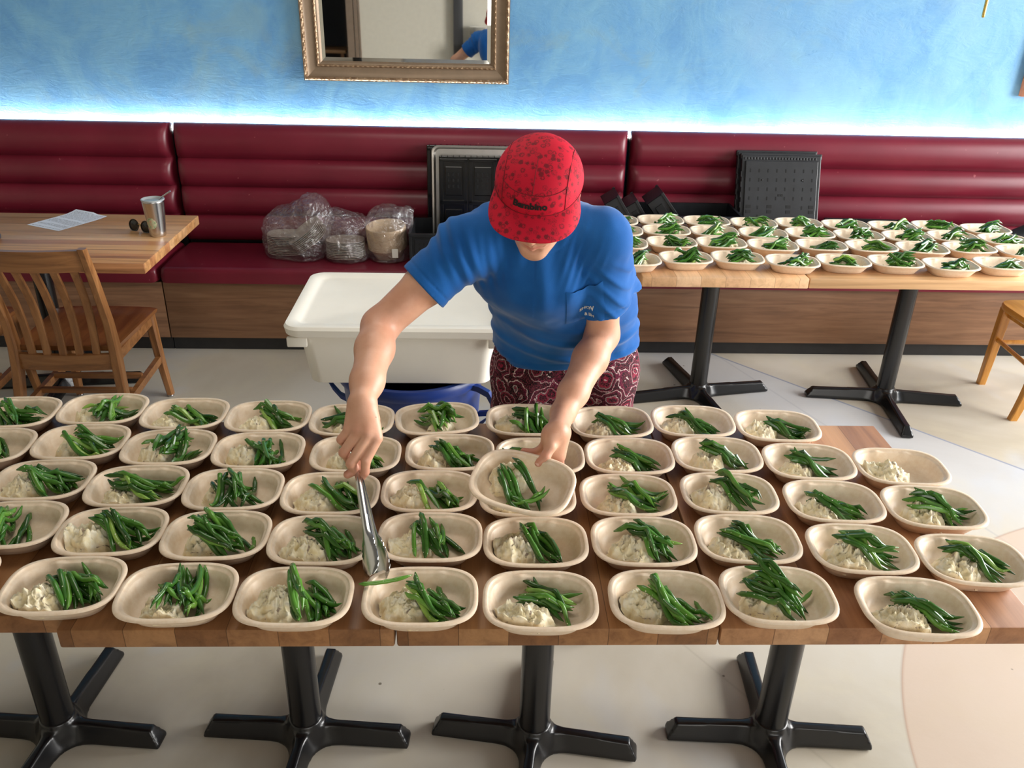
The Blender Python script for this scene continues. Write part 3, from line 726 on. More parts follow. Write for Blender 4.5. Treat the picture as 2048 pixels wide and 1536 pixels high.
# honey coloured chair cut off on the right
t = thing('dining_chair', 'honey coloured wooden chair with curved legs at the far right', 'chair', (2.70, 3.57, 0), 0)
m = MB()
rings = []
for z, k in ((.418, .975), (.424, .995), (.440, 1.0), (.449, .985), (.451, .9)):
    rings.append([((.215*k*(abs(math.cos(a))**.35)*np.sign(math.cos(a))), .205*k*(abs(math.sin(a))**.35)*np.sign(math.sin(a)), z) for a in np.linspace(0, 2*PI, 40, endpoint=False)])
m.loft(rings).build('seat', MT['honey_seat'], t)
def leg_curve(sx, sy, splay, name):
    pts = []; wd = []
    for i in range(9):
        f = i/8; z = .42*(1-f)
        pts.append((sx*.17+splay[0]*(f**2.2), sy*.165+splay[1]*f, z)); wd.append(.023-.006*f)
    rings = [[(x+a*w_*1.05, y+b*w_*.9, z) for a, b in ((-1, -.8), (-.8, -1), (.8, -1), (1, -.8), (1, .8), (.8, 1), (-.8, 1), (-1, .8))] for (x, y, z), w_ in zip(pts, wd)]
    MB().loft(rings).build(name, MT['honey'], t)
leg_curve(-1, 1, (-.0, .03), 'leg'); leg_curve(-1, -1, (-.055, -.02), 'leg'); leg_curve(1, 1, (.03, .03), 'leg'); leg_curve(1, -1, (.03, -.02), 'leg')
for lo, hi in (((-.165, -.16, .375), (-.145, .16, .418)), ((.145, -.16, .375), (.165, .16, .418)), ((-.16, -.165, .375), (.16, -.145, .418)), ((-.16, .145, .375), (.16, .165, .418))):
    MB().box(lo, hi, .003).build('seat_rail', MT['honey'], t)
for y in (-.165, .17): MB().tube([(-.165, y, .24), (.175, y, .24)], .011, 10).build('stretcher', MT['honey'], t)
MB().tube([(-.172, -.17, .235), (-.172, .17, .255)], .011, 10).build('stretcher', MT['honey'], t)
m = MB()
for y in (-.17, .17): m.tube([(.19, y, .44), (.215, y, .65), (.27, y, .88)], [.019, .018, .015], 8)
m.build('back_posts', MT['honey'], t)
MB().box((.225, -.17, .74), (.245, .17, .84), .004, Matrix.Rotation(.0, 4, 'Y')).build('back_rail', MT['honey'], t)
# ------------------------------------------------------------------ fibre bowls, mash and beans
BA, BB, BN = .1065, .0826, 3.05
def sup(a, b, th, n=BN):
    c, s = math.cos(th), math.sin(th)
    return (a*math.copysign(abs(c)**(2/n), c), b*math.copysign(abs(s)**(2/n), s))
INNER = [(.0062, .0417), (.0080, .0412), (.0092, .0386), (.0108, .0366), (.0140, .0360), (.0158, .0340), (.0210, .0180), (.0260, .0085), (.0330, .0045), (.045, .0032), (.079, .0030)]
def bowl_mesh():
    N = 72; prof = [(.0325, 0.0), (.0295, .0012), (.020, .016), (.0095, .0310), (.0060, .0340), (.0015, .0352), (-.0003, .0372), (.0001, .0398), (.0022, .0416)]+INNER
    rings = []
    for ins, z in prof:
        r = []
        for k in range(N):
            th = 2*PI*k/N+.02
            nn = BN if ins < .05 else 2.2
            x, y = sup(BA-ins, max(BB-ins, .004), th, nn)
            zz = z
            if .010 < ins < .018:                            # four little stacking lugs on the ledge
                for lx in (-.036, .036):
                    if y > BB*.55 and abs(x-lx) < .0055: zz += .0030; y *= .975
            r.append((x, y, zz))
        rings.append(r)
    mb = MB().loft(rings, True, (True, False))
    n0 = len(mb.v); base = (len(rings)-1)*N
    mb.v.append((0, 0, .003)); mb.f += [(base+k, base+(k+1) % N, n0) for k in range(N)]
    me = bpy.data.meshes.new('takeout_bowl'); me.from_pydata(mb.v, [], mb.f); me.update(); me.materials.append(MT['fibre'])
    me.polygons.foreach_set('use_smooth', [True]*len(me.polygons)); me.set_sharp_from_angle(angle=math.radians(42))
    return me
BOWL_ME = bowl_mesh()
_ii = np.array([0]+[p[0] for p in INNER]); _iz = np.array([.0417]+[p[1] for p in INNER])
def bowl_h(x, y):
    """height of the inside of a bowl (numpy)"""
    s = (np.abs(x/BA)**BN+np.abs(y/BB)**BN)**(1/BN)
    ins = (1-s)*np.minimum(BA, BB)*1.05
    return np.where(s >= 1, .0, np.interp(ins, _ii, _iz))
GN = 56
GX, GY = np.meshgrid(np.linspace(-.14, .14, GN), np.linspace(-.12, .12, GN), indexing='ij')
def gidx(p):
    i = np.clip(np.round((p[:, 0]+.14)/.28*(GN-1)).astype(int), 0, GN-1); j = np.clip(np.round((p[:, 1]+.12)/.24*(GN-1)).astype(int), 0, GN-1)
    return i, j
def mash_build(rng, u, v, r, parent_M, name, label, group, stretch=1.0, rot=0.0):
    """clumpy scoop of mash resting on the bowl floor"""
    cx, cy = u*.080, v*.060; n, mrg = 26, 68; sd = rng.random()*100
    hgt = r*(.74+.2*rng.random()); vs = []; fs = []
    ca, sa = math.cos(rot), math.sin(rot); H = np.zeros_like(GX)
    for i in range(n+1):
        t = i/n
        for k in range(mrg):
            a = 2*PI*k/mrg
            rr = r*(1+.20*mnoise.noise((math.cos(a)*1.3+sd, math.sin(a)*1.3, 0))+.10*mnoise.noise((math.cos(a)*4+sd, math.sin(a)*4, 3)))
            px, py = t*rr*math.cos(a)*stretch, t*rr*math.sin(a)/stretch
            x, y = cx+ca*px-sa*py, cy+sa*px+ca*py
            s = (abs(x/(BA-.022))**BN+abs(y/(BB-.022))**BN)**(1/BN)
            if s > 1: x, y = x/s, y/s
            q = Vector((x*42+sd, y*42, sd*.3))
            f1 = mnoise.fractal(q*1.0, .9, 2.1, 4); f2 = mnoise.noise(q*3.1); cell = .55-mnoise.voronoi(q*1.7)[0][0]
            z = float(bowl_h(np.array(x), np.array(y)))-.001+hgt*(max(0, 1-t**2.6))**.75*(1+.38*f1+.17*f2+.30*cell+.13*mnoise.noise(q*5.3)+.10*mnoise.noise(q*10.5))*min(1, (1-t)*6+.05)
            k1 = mnoise.noise(q*2.3+Vector((9, 1, 4)))
            vs.append((x+.0045*k1*(t > 0), y+.0045*mnoise.noise(q*2.3+Vector((2, 7, 1)))*(t > 0), z))
    for i in range(n):
        for k in range(mrg):
            a = i*mrg+k; b = i*mrg+(k+1) % mrg
            fs.append((a, a+mrg, b+mrg, b))
    P = np.array(vs); ii, jj = gidx(P); np.maximum.at(H, (ii, jj), P[:, 2])
    me = bpy.data.meshes.new(name); me.from_pydata(vs, [], fs); me.update(); me.materials.append(MT['mash'])
    me.polygons.foreach_set('use_smooth', [True]*len(me.polygons))
    o = bpy.data.objects.new(name, me); C.objects.link(o); o.matrix_world = parent_M
    tag(o, label, 'mashed potato', group)
    # fill gaps of the sparse height map
    F = H.copy()
    for dx in (-1, 0, 1):
        for dy in (-1, 0, 1): F = np.maximum(F, np.roll(np.roll(H, dx, 0), dy, 1)*.97)
    return F
def bean_tube(pts, rad, shade, nseg=6):
    n = len(pts); rr = []
    for i in range(n):
        f = i/(n-1); e = min(1, f*9+.25)*min(1, (1-f)*5+.12); rr.append(rad*e*(1+.07*math.sin(f*31+shade*40)))
    return MB().tube(pts, rr, nseg)
def drop_bean(H, x, y, ang, L, rad, curve, flop=.55):
    """lay a slightly flexible bean on the height map and raise the map"""
    n = 11; s = np.linspace(-.5, .5, n)*L
    off = curve*(1-(s/(L/2))**2)*L
    px = x+s*math.cos(ang)-off*math.sin(ang); py = y+s*math.sin(ang)+off*math.cos(ang)
    P = np.stack([px, py], 1); ii, jj = gidx(P); h = H[ii, jj]
    # rigid support line: upper hull edge under the middle
    best = None
    for a in range(n//2+1):
        for b in range(n//2, n):
            if a == b: continue
            k = (h[b]-h[a])/(s[b]-s[a]); line = h[a]+k*(s-s[a])
            if (line-h).min() > -.0006:
                if abs(k) > .34: continue
                m = line[n//2]
                if best is None or m < best[0]: best = (m, line)
    if best: line = best[1]
    else:
        k = float(np.clip((h[-1]-h[0])/L, -.34, .34)); line = k*s; line = line+(h-line).max()
    line = line+np.clip(h-line, -.030, 0)*.78
    for _ in range(2): line = np.maximum(h-.0008, np.convolve(np.pad(line, 1, 'edge'), [.25, .5, .25], 'valid'))
    z = line+rad*.90
    pts = np.stack([px, py, z], 1)
    for i in range(n):
        for dx in (-1, 0, 1):
            for dy in (-1, 0, 1):
                if abs(dx)+abs(dy) < 2:
                    a, b = min(GN-1, max(0, ii[i]+dx)), min(GN-1, max(0, jj[i]+dy)); H[a, b] = max(H[a, b], z[i]+rad*(.75 if dx or dy else .9))
    return pts
NAMED = [0]; STUFF = MB(); STUFF_SH = []
def emit_bean(pts, rad, shade, M, label, group, force_stuff=False):
    t = bean_tube(pts, rad, shade, 7 if not force_stuff else 6)
    if force_stuff or NAMED[0] >= 300:
        n0 = len(STUFF.v); STUFF.add(t.v, t.f, M); STUFF_SH.extend([shade]*(len(STUFF.v)-n0)); return
    NAMED[0] += 1
    me = bpy.data.meshes.new('green_bean'); me.from_pydata(t.v, [], t.f); me.update(); me.materials.append(MT['bean'])
    me.polygons.foreach_set('use_smooth', [True]*len(me.polygons))
    A = me.attributes.new('shade', 'FLOAT', 'POINT'); A.data.foreach_set('value', [shade]*len(me.vertices))
    o = bpy.data.objects.new('green_bean', me); C.objects.link(o); o.matrix_world = M; tag(o, label, 'green bean', group)
def fill_bowl(M, spec, where, seed, stuff):
    """spec: mash (u, v, r), beans (u, v, degrees, spread, count)"""
    rng = random.Random(seed); (mu, mv, mr), (bu, bv, ang, sp, n) = spec[0], spec[1]
    H = bowl_h(GX, GY); H = np.where((np.abs(GX/BA)**BN+np.abs(GY/BB)**BN) > 1, .0, H)
    if mr > 0:
        H = np.maximum(H, mash_build(rng, mu, mv, mr*1.34, M, 'mashed_potato', 'mashed potato scoop in the '+where, 'scoops of mashed potato', 1+.25*(rng.random()-.3), rng.random()*3))
    lab = 'green bean in the '+where; grp = 'green beans in the '+where
    for i in range(n):
        a = math.radians(ang+rng.uniform(-sp, sp)); L = rng.uniform(.088, .128); rad = rng.uniform(.0047, .0058)
        t = rng.uniform(-1, 1); x = (bu+.12)*.080-math.sin(math.radians(ang))*t*.033+rng.uniform(-.010, .010); y = bv*.060+math.cos(math.radians(ang))*t*.030+rng.uniform(-.008, .008)
        for _ in range(8):                                    # keep both ends inside the walls
            ex, ey = abs(x)+abs(math.cos(a))*L/2, abs(y)+abs(math.sin(a))*L/2
            s = ((ex/(BA-.012))**2.4+(ey/(BB-.012))**2.4)
            if s < 1.22: break
            x *= .84; y *= .84; L *= .97
        pts = drop_bean(H, x, y, a, L, rad, rng.uniform(-.11, .11))
        emit_bean(pts, rad, min(1, max(0, rng.gauss(.42, .26))), M, lab, grp, stuff)
    for (x0, y0, x1, y1, z0, z1, cv) in spec[2:]:              # beans seen lying on their own
        L = math.hypot(x1-x0, y1-y0); a = math.atan2(y1-y0, x1-x0)
        s = np.linspace(-.5, .5, 11); off = cv*(1-4*s*s)*L
        px = (x0+x1)/2+s*L*math.cos(a)-off*math.sin(a); py = (y0+y1)/2+s*L*math.sin(a)+off*math.cos(a)
        ii, jj = gidx(np.stack([px, py], 1)); inside = (np.abs(px/BA)**BN+np.abs(py/BB)**BN) < 1
        zz = np.maximum(np.where(inside, H[ii, jj], 0)+.0038, np.linspace(z0, z1, 11))
        zz = np.convolve(np.pad(zz, 1, 'edge'), [.25, .5, .25], 'valid')
        emit_bean(np.stack([px, py, np.maximum(zz, np.linspace(z0, z1, 11))], 1), .0042, .75, M, lab, grp, stuff)
def bowl_obj(M, label, group):
    o = bpy.data.objects.new('takeout_bowl', BOWL_ME); C.objects.link(o); o.matrix_world = M; tag(o, label, 'bowl', group); return o
ZT = .7625
# photo positions of the rim centres and what lies in each bowl
m3 = .036
ROWS = [
 ('row nearest the camera', [
  (-115, 1132, 0, [(-.4, 0, .03), (0, 0, -45, 20, 4)]),
  (130, 1168, 3, [(-.42, -.42, .036), (.12, .10, -45, 22, 16)]),
  (350, 1182, 2, [(-.28, -.60, .032), (-.02, .08, -68, 34, 16), (.025, -.03, .06, .0, .004, .02, .05)]),
  (589, 1190, 0, [(-.42, -.12, .038), (.28, -.05, -58, 20, 15)]),
  (841, 1190, 0, [(-.36, -.20, .038), (.32, -.25, -45, 22, 11), (-.115, .018, -.018, .048, .051, .048, -.06)]),
  (1081, 1198, -1, [(-.38, -.52, .038), (-.05, .12, -22, 32, 11), (.03, -.005, .052, -.062, .01, .008, .15)]),
  (1332, 1196, -2, [(-.5, .05, .036), (.08, -.16, -48, 24, 11), (.062, .03, .075, -.055, .004, .004, .03)]),
  (1556, 1187, -2, [(-.25, .05, .034), (-.18, -.02, -52, 16, 16), (.035, -.005, .078, .032, .01, .02, .0)]),
  (1834, 1210, -4, [(-.42, -.50, .038), (.02, .0, -40, 20, 13)])]),
 ('second row from the camera', [
  (40, 1055, 3, [(-.7, -.1, .034), (-.15, -.02, -82, 14, 13)]),
  (222, 1058, 3, [(-.58, .0, .038), (.16, -.08, -36, 30, 14)]),
  (425, 1065, 2, [(-.32, .05, .034), (.02, -.08, -26, 20, 17), (.062, .03, .070, -.035, .004, .004, .08)]),
  (628, 1075, 0, [(-.40, -.38, .037), (.2, .02, -52, 22, 15)]),
  (862, 1070, 0, [(-.48, -.2, .034), (-.05, .02, -64, 26, 12)]),
  (1070, 1080, 0, [(-.52, -.12, .037), (.02, -.12, -58, 13, 9)]),
  (1287, 1080, -1, [(-.32, -.32, .037), (.14, .05, -52, 28, 13)]),
  (1493, 1070, -2, [(-.48, -.32, .036), (.05, .06, -40, 16, 12)]),
  (1728, 1095, -3, [(-.40, -.38, .037), (.02, -.0, -37, 16, 10)]),
  (1942, 1118, -4, [(-.45, -.30, .038), (-.02, .05, -42, 16, 9)])]),
 ('middle row', [
  (95, 960, 3, [(-.48, -.18, .034), (.08, .05, -35, 50, 15)]),
  (272, 968, 3, [(-.38, -.5, .033), (.02, .05, -26, 22, 17), (.05, .01, .098, .022, .012, .03, .06)]),
  (461, 975, 2, [(-.35, .15, .030), (-.12, -.12, -62, 50, 14)]),
  (660, 985, 0, [(-.38, -.12, .036), (.25, .02, -48, 20, 12)]),
  (860, 975, 0, [(-.52, -.12, .034), (.05, -.08, -60, 12, 10), (.02, .005, .075, .015, .006, .012, -.08)]),
  (1055, 990, 0, [(-.45, -.45, .036), (-.45, .0, -20, 20, 6)]),
  (1255, 985, -1, [(-.30, -.35, .036), (.14, .08, -32, 30, 13)]),
  (1458, 985, -2, [(-.45, -.05, .036), (.12, -.02, -46, 28, 11)]),
  (1667, 1000, -3, [(-.48, -.38, .034), (.0, -.02, -45, 16, 11)]),
  (1867, 1012, -4, [(-.38, -.38, .036), (.06, .05, -42, 40, 13)])]),
 ('fourth row from the camera', [
  (18, 888, 3, [(-.5, -.2, .03), (.0, .0, -52, 20, 9)]),
  (140, 882, 3, [(-.28, .0, .032), (.2, -.1, -24, 22, 13)]),
  (322, 893, 2, [(-.40, -.15, .034), (.16, .0, 56, 32, 13)]),
  (510, 900, 2, [(-.42, -.02, .034), (.2, -.06, -68, 40, 12)]),
  (712, 905, 0, [(-.35, -.22, .032), (-.08, -.1, -48, 24, 13)]),
  (905, 905, 1, [(-.45, -.12, .034), (.12, .0, -48, 16, 11), (.02, .0, .06, .02, .006, .014, .0)]),
  (1080, 910, -1, [(-.5, -.3, .034), (-.35, .15, -32, 18, 6)]),
  (1262, 910, -1, [(-.35, -.45, .034), (.1, .02, -42, 16, 10)]),
  (1430, 908, -2, [(-.32, -.28, .034), (.1, .1, -38, 30, 9), (.045, .025, .075, -.03, .004, .004, .0)]),
  (1618, 922, -3, [(-.42, -.4, .033), (-.05, -.02, -28, 30, 10)]),
  (1798, 932, -4, [(-.48, -.18, .040), (0, 0, 0, 0, 0)])]),
 ('fifth row from the camera', [
  (55, 825, 3, [(-.85, -.1, .028), (-.05, -.08, -36, 26, 15)]),
  (200, 820, 3, [(-.35, -.2, .034), (.15, .0, 58, 45, 13)]),
  (363, 827, 2, [(-.38, -.35, .034), (.25, -.02, -40, 40, 12)]),
  (530, 832, 2, [(-.38, -.35, .033), (.18, -.02, -46, 22, 11), (.03, .045, .078, .022, .006, .006, .12)]),
  (700, 840, 0, [(-.15, -.38, .032), (-.4, .12, -14, 20, 7), (.055, -.02, .078, .0, .004, .006, .1)]),
  (866, 838, 8, [(.12, -.35, .028), (-.12, .02, -60, 40, 16)]),
  (1060, 838, -1, [(-.42, .0, .034), (.15, -.1, -44, 50, 12)]),
  (1227, 845, 3, [(-.32, -.25, .034), (.1, -.08, -36, 22, 9)]),
  (1379, 843, -2, [(-.5, -.15, .032), (.02, -.08, -46, 22, 10)]),
  (1553, 850, -3, [(-.5, -.1, .034), (.12, -.1, -34, 14, 9)])])]
ORD = ['first', 'second', 'third', 'fourth', 'fifth', 'sixth', 'seventh', 'eighth', 'ninth', 'tenth', 'eleventh']
items = []
for ri, (rn, L) in enumerate(ROWS):
    for ci, (px, py, rz, spec) in enumerate(L):
        p = at_z(px, py, ZT+.040); items.append([p[0], p[1], math.radians(rz), spec, ri, ci, rn, 'front'])
BACK = [
 ('nearest row on the back tables', [(1290, 519), (1366, 515), (1473, 515), (1580, 522), (1684, 521), (1788, 523), (1900, 529), (2004, 527)]),
 ('second row on the back tables', [(1255, 486), (1346, 484), (1441, 485), (1542, 490), (1643, 490), (1745, 492), (1846, 496), (1939, 495), (2036, 502)]),
 ('third row on the back tables', [(1246, 460), (1332, 459), (1430, 462), (1527, 465), (1617, 466), (1715, 469), (1811, 473), (1902, 473), (2005, 478)]),
 ('far row on the back tables', [(1240, 441), (1326, 441), (1415, 442), (1505, 447), (1595, 446), (1689, 451), (1782, 453), (1871, 452), (1973, 459)])]
rb = random.Random(5)
for ri, (rn, L) in enumerate(BACK):
    for ci, (px, py) in enumerate(L):
        p = at_z(px, py-1, ZT+.040)
        spec = [(rb.uniform(.1, .5), rb.uniform(-.1, .3), .030), (rb.uniform(-.05, .15), rb.uniform(-.35, -.05), rb.choice([-24, -14, 10, 18, 30]), 26, rb.randint(10, 13))]
        items.append([p[0], p[1], math.radians(rb.uniform(-9, 3)), spec, ri, ci, rn, 'back'])
# settle: push apart rims that would run into each other
def push(items, A, B, it=120):
    for _ in range(it):
        for a in range(len(items)):
            for b in range(a+1, len(items)):
                p, q = items[a], items[b]; dx, dy = q[0]-p[0], q[1]-p[1]
                if abs(dx) > 2*A or abs(dy) > 2*B: continue
                e = 3.6; s = (abs(dx/(2*A))**e+abs(dy/(2*B))**e)**(1/e)
                if s < 1:
                    g = (1-s)*.5
                    if abs(dx)/(2*A) > abs(dy)/(2*B): k = math.copysign(g*2*A, dx)*.5; p[0] -= k; q[0] += k
                    else: k = math.copysign(g*2*B, dy)*.5; p[1] -= k; q[1] += k
F_IT = [i for i in items if i[7] == 'front']; B_IT = [i for i in items if i[7] == 'back']
push(F_IT, BA+.0006, BB+.0006); push(B_IT, BA+.0006, BB+.0006)
for n, it in enumerate(items):
    x, y, rz, spec, ri, ci, rn, side = it
    if side == 'front' and ri == 0 and ci == 0: rn_l = 'bowl at the left edge of the '+rn
    M = Matrix.Translation((x, y, ZT)) @ Matrix.Rotation(rz, 4, 'Z'); it.append(M)
    where = ORD[ci]+' bowl from the left in the '+rn
    extra = ''
    if side == 'front' and ri == 3 and ci == 10: extra = ', mash only'
    bowl_obj(M, 'off-white fibre bowl, '+ORD[ci]+' from the left in the '+rn+extra, 'fibre takeout bowls')
for it in sorted(F_IT, key=lambda i: i[4])+B_IT:
    x, y, rz, spec, ri, ci, rn, side, M = it
    fill_bowl(M, spec, ORD[ci]+' bowl from the left, '+rn, ri*40+ci*3+(7 if side == 'back' else 0), side == 'back')
# the bowl held in the hand
HB_R = Matrix.Rotation(math.radians(-21), 4, 'Z') @ Matrix.Rotation(math.radians(3), 4, 'Y') @ Matrix.Rotation(math.radians(13), 4, 'X')
HB_C = Vector(at_z(1045, 961, .905))-(HB_R @ Vector((0, 0, .041))); HB_M = Matrix.Translation(HB_C) @ HB_R
bowl_obj(HB_M, 'fibre bowl tilted in the person\'s hand above the other bowls', 'fibre takeout bowls')
NB = NAMED[0]; NAMED[0] = min(NB, 288)
fill_bowl(HB_M, [(-.42, .28, .032), (-.3, -.38, -35, 12, 6), (.0, -.03, .042, .02, .01, .02, -.25), (-.02, -.045, .055, .012, .006, .024, -.2)], 'bowl held in the hand', 77, False)
me_o = STUFF.build('green_beans', MT['bean'])
A = me_o.data.attributes.new('shade', 'FLOAT', 'POINT'); A.data.foreach_set('value', STUFF_SH)
tag(me_o, 'the remaining green beans in the farther bowls', 'green beans', None, 'stuff')
# ------------------------------------------------------------------ white food box on the blue tub
def rr_ring(hx, hy, r, z, n=8, cx=0, cy=0):
    pts = []
    for qx, qy, a0 in ((1, 1, 0), (-1, 1, 90), (-1, -1, 180), (1, -1, 270)):
        for i in range(n+1):
            a = math.radians(a0+90*i/n); pts.append((cx+qx*(hx-r)+r*math.cos(a), cy+qy*(hy-r)+r*math.sin(a), z))
    return pts
ZB = .572
t = thing('food_storage_box', 'white plastic food box with flat lid standing on the blue tub', 'storage box', (-.268, 2.775, ZB))
W2, D2 = .338, .245
MB().loft([rr_ring(W2-.045, D2-.04, .03, .0), rr_ring(W2-.035, D2-.03, .045, .006), rr_ring(W2-.012, D2-.010, .05, 0.1800), rr_ring(W2+.008, D2+.008, .05, 0.1820), rr_ring(W2+.010, D2+.010, .05, 0.2060),
           rr_ring(W2-.010, D2-.008, .045, 0.2060), rr_ring(W2-.042, D2-.036, .04, .012), rr_ring(W2-.06, D2-.05, .03, .008)]).build('body', MT['white_plastic'], t)
lid = MB().loft([rr_ring(W2+.018, D2+.018, .05, 0.1900), rr_ring(W2+.026, D2+.024, .055, 0.1930), rr_ring(W2+.030, D2+.028, .055, 0.2160), rr_ring(W2+.024, D2+.022, .052, 0.2260), rr_ring(W2-.006, D2-.006, .045, 0.2270),
           rr_ring(W2-.016, D2-.016, .04, 0.2200), rr_ring(W2-.030, D2-.030, .035, 0.2185), rr_ring(W2-.036, D2-.036, .034, 0.2175), rr_ring(.05, .03, .02, 0.2180)]).build('lid', MT['white_plastic'], t)
MB().box((-W2-.02, -D2-.004, 0.1480), (-W2+.045, -D2+.012, 0.1820), .004).build('corner_lug', MT['white_plastic'], t)
MB().box((W2-.045, -D2-.004, 0.1480), (W2+.02, -D2+.012, 0.1820), .004).build('corner_lug', MT['white_plastic'], t)
t = thing('plastic_tub', 'blue round plastic tub with a loop handle under the white box', 'tub', (-.245, 2.775, 0))
MB().lathe([(r, z*.9475) for r, z in [(.0, .0), (.205, .0), (.215, .012), (.250, .545), (.252, .552), (.268, .554), (.274, .566), (.274, .588), (.268, .598), (.258, .600), (.246, .596), (.243, .56), (.208, .016), (.0, .014)]], 72).build('body', MT['blue_plastic'], t)
t.rotation_euler = (0, 0, math.radians(-24))
for sg in (1, -1):
    m = MB()
    path = [(.244, .535), (.285, .533), (.322, .520), (.340, .490), (.336, .455), (.312, .415), (.280, .385), (.234, .372)]
    for yy in (-.052, .052): MB().loft([[(sg*(x+.004*a), yy+.009*b, z+.010*a) for a, b in ((-1, -1), (1, -1), (1, 1), (-1, 1))] for x, z in path]).build('handle', MT['blue_plastic'], t)
    MB().loft([[(sg*(x+.005*a), y, z+.012*b) for a, b in ((-1, -1), (1, -1), (1, 1), (-1, 1))] for x, y, z in ((.338, -.062, .48), (.344, -.03, .478), (.344, .03, .478), (.338, .062, .48))]).build('grip', MT['blue_plastic'], t)
# ------------------------------------------------------------------ bagged stacks on the bench
SZ = .4655
def stack_bowl_mesh(name, a, b, n, h, mat, nn=2.6):
    rings = [[sup(a-i, b-i, 2*PI*k/48, nn)+(z,) for k in range(48)] for i, z in ((a*.36, 0), (a*.33, .001), (.012, h*.82), (.004, h*.86), (0, h*.92), (.002, h), (.007, h), (.010, h*.84), (a*.34, .004), (a*.6, .003))]
    mb = MB().loft(rings, True, (True, True)); me = bpy.data.meshes.new(name); me.from_pydata(mb.v, [], mb.f); me.update(); me.materials.append(mat)
    me.polygons.foreach_set('use_smooth', [True]*len(me.polygons)); return me
def stack(me, name, M, n, dz, label, group, cat='bowl'):
    for i in range(n):
        o = bpy.data.objects.new(name, me); C.objects.link(o); o.matrix_world = M @ Matrix.Translation((0, 0, i*dz)); tag(o, label, cat, group)
LID_ME = stack_bowl_mesh('takeout_tray', .098, .076, 48, .016, MT['clear_lid'])
KR_ME = stack_bowl_mesh('paper_bowl', .102, .094, 48, .062, MT['paper_bowl'], 2.1)
MA = Matrix.Translation((-1.005, 4.285, SZ+.002)); stack(LID_ME, 'takeout_tray', MA, 12, .0085, 'nested fibre tray in the upright stack in the leftmost clear bag', 'trays in the upright stack of the left bag', 'tray')
MBt = Matrix.Translation((-.855, 4.235, SZ+.085)) @ Matrix.Rotation(math.radians(-38), 4, 'Y') @ Matrix.Rotation(math.radians(12), 4, 'X')
stack(LID_ME, 'takeout_tray', MBt, 9, .0085, 'nested fibre tray in the tilted stack in the leftmost clear bag', 'trays in the tilted stack of the left bag', 'tray')
MC = Matrix.Translation((-.695, 4.225, SZ+.002)); stack(LID_ME, 'takeout_tray', MC, 11, .0085, 'nested fibre tray in the stack in the middle clear bag', 'trays in the middle bag', 'tray')
MD = Matrix.Translation((-.478, 4.245, SZ+.010)) @ Matrix.Rotation(math.radians(7), 4, 'X') @ Matrix.Rotation(math.radians(-3), 4, 'Y')
stack(KR_ME, 'paper_bowl', MD, 18, .0062, 'round kraft bowl in the nested stack beside the black crate', 'kraft bowls in the right bag')
def bag(label, parts, seed, lo, hi, cut=None):
    S = SDF()
    for p in parts: S.cap(*p[:4], k=.05)
    def post(P, d):
        n1 = vnoise(P, 20, seed); n2 = vnoise(P, 45, seed+1); n3 = vnoise(P, 95, seed+2)
        d = d+.010*np.abs(n1)-.005+.007*(1-np.abs(n2))**3-.003+.0022*n3
        return np.maximum(d, SZ+.001-P[:, 2])
    S.post = post
    v, q = nets(lambda P, c, R: S.ev(P, c, R), lo, hi, .006); o = net_obj('plastic_bag', v, q, MT['film']); tag(o, label, 'plastic bag', 'clear bags on the bench'); return o
bag('clear bag with two stacks of trays, leftmost on the bench', [((-1.01, 4.285, .52), (-1.01, 4.285, .60), .112, .108), ((-.985, 4.28, .60), (-.86, 4.25, .68), .100, .098), ((-.90, 4.24, .54), (-.86, 4.25, .66), .115, .092), ((-.87, 4.26, .66), (-.85, 4.27, .745), .07, .032)], 1, (-1.2, 4.1, .44), (-.70, 4.44, .84))
bag('clear bag with one stack of trays, between the other two bags', [((-.70, 4.23, .52), (-.70, 4.23, .60), .105, .098), ((-.71, 4.24, .60), (-.735, 4.25, .665), .085, .055), ((-.62, 4.20, .50), (-.66, 4.18, .50), .040, .045), ((-.60, 4.27, .63), (-.63, 4.29, .655), .035, .03)], 4, (-.86, 4.06, .44), (-.53, 4.40, .76))
bag('clear bag over the stack of round kraft bowls', [((-.478, 4.245, .50), (-.478, 4.24, .635), .105, .112), ((-.40, 4.28, .64), (-.375, 4.30, .70), .035, .022)], 7, (-.62, 4.09, .44), (-.33, 4.40, .76))
o = MB().add([(-.45, 4.1365, .500), (-.42, 4.1385, .500), (-.42, 4.1335, .548), (-.45, 4.1315, .548)], [(0, 1, 2, 3)]).build('paper_label', MT['white_label'], None, smooth=False); tag(o, 'small white label stuck on the bagged kraft bowls', 'label')

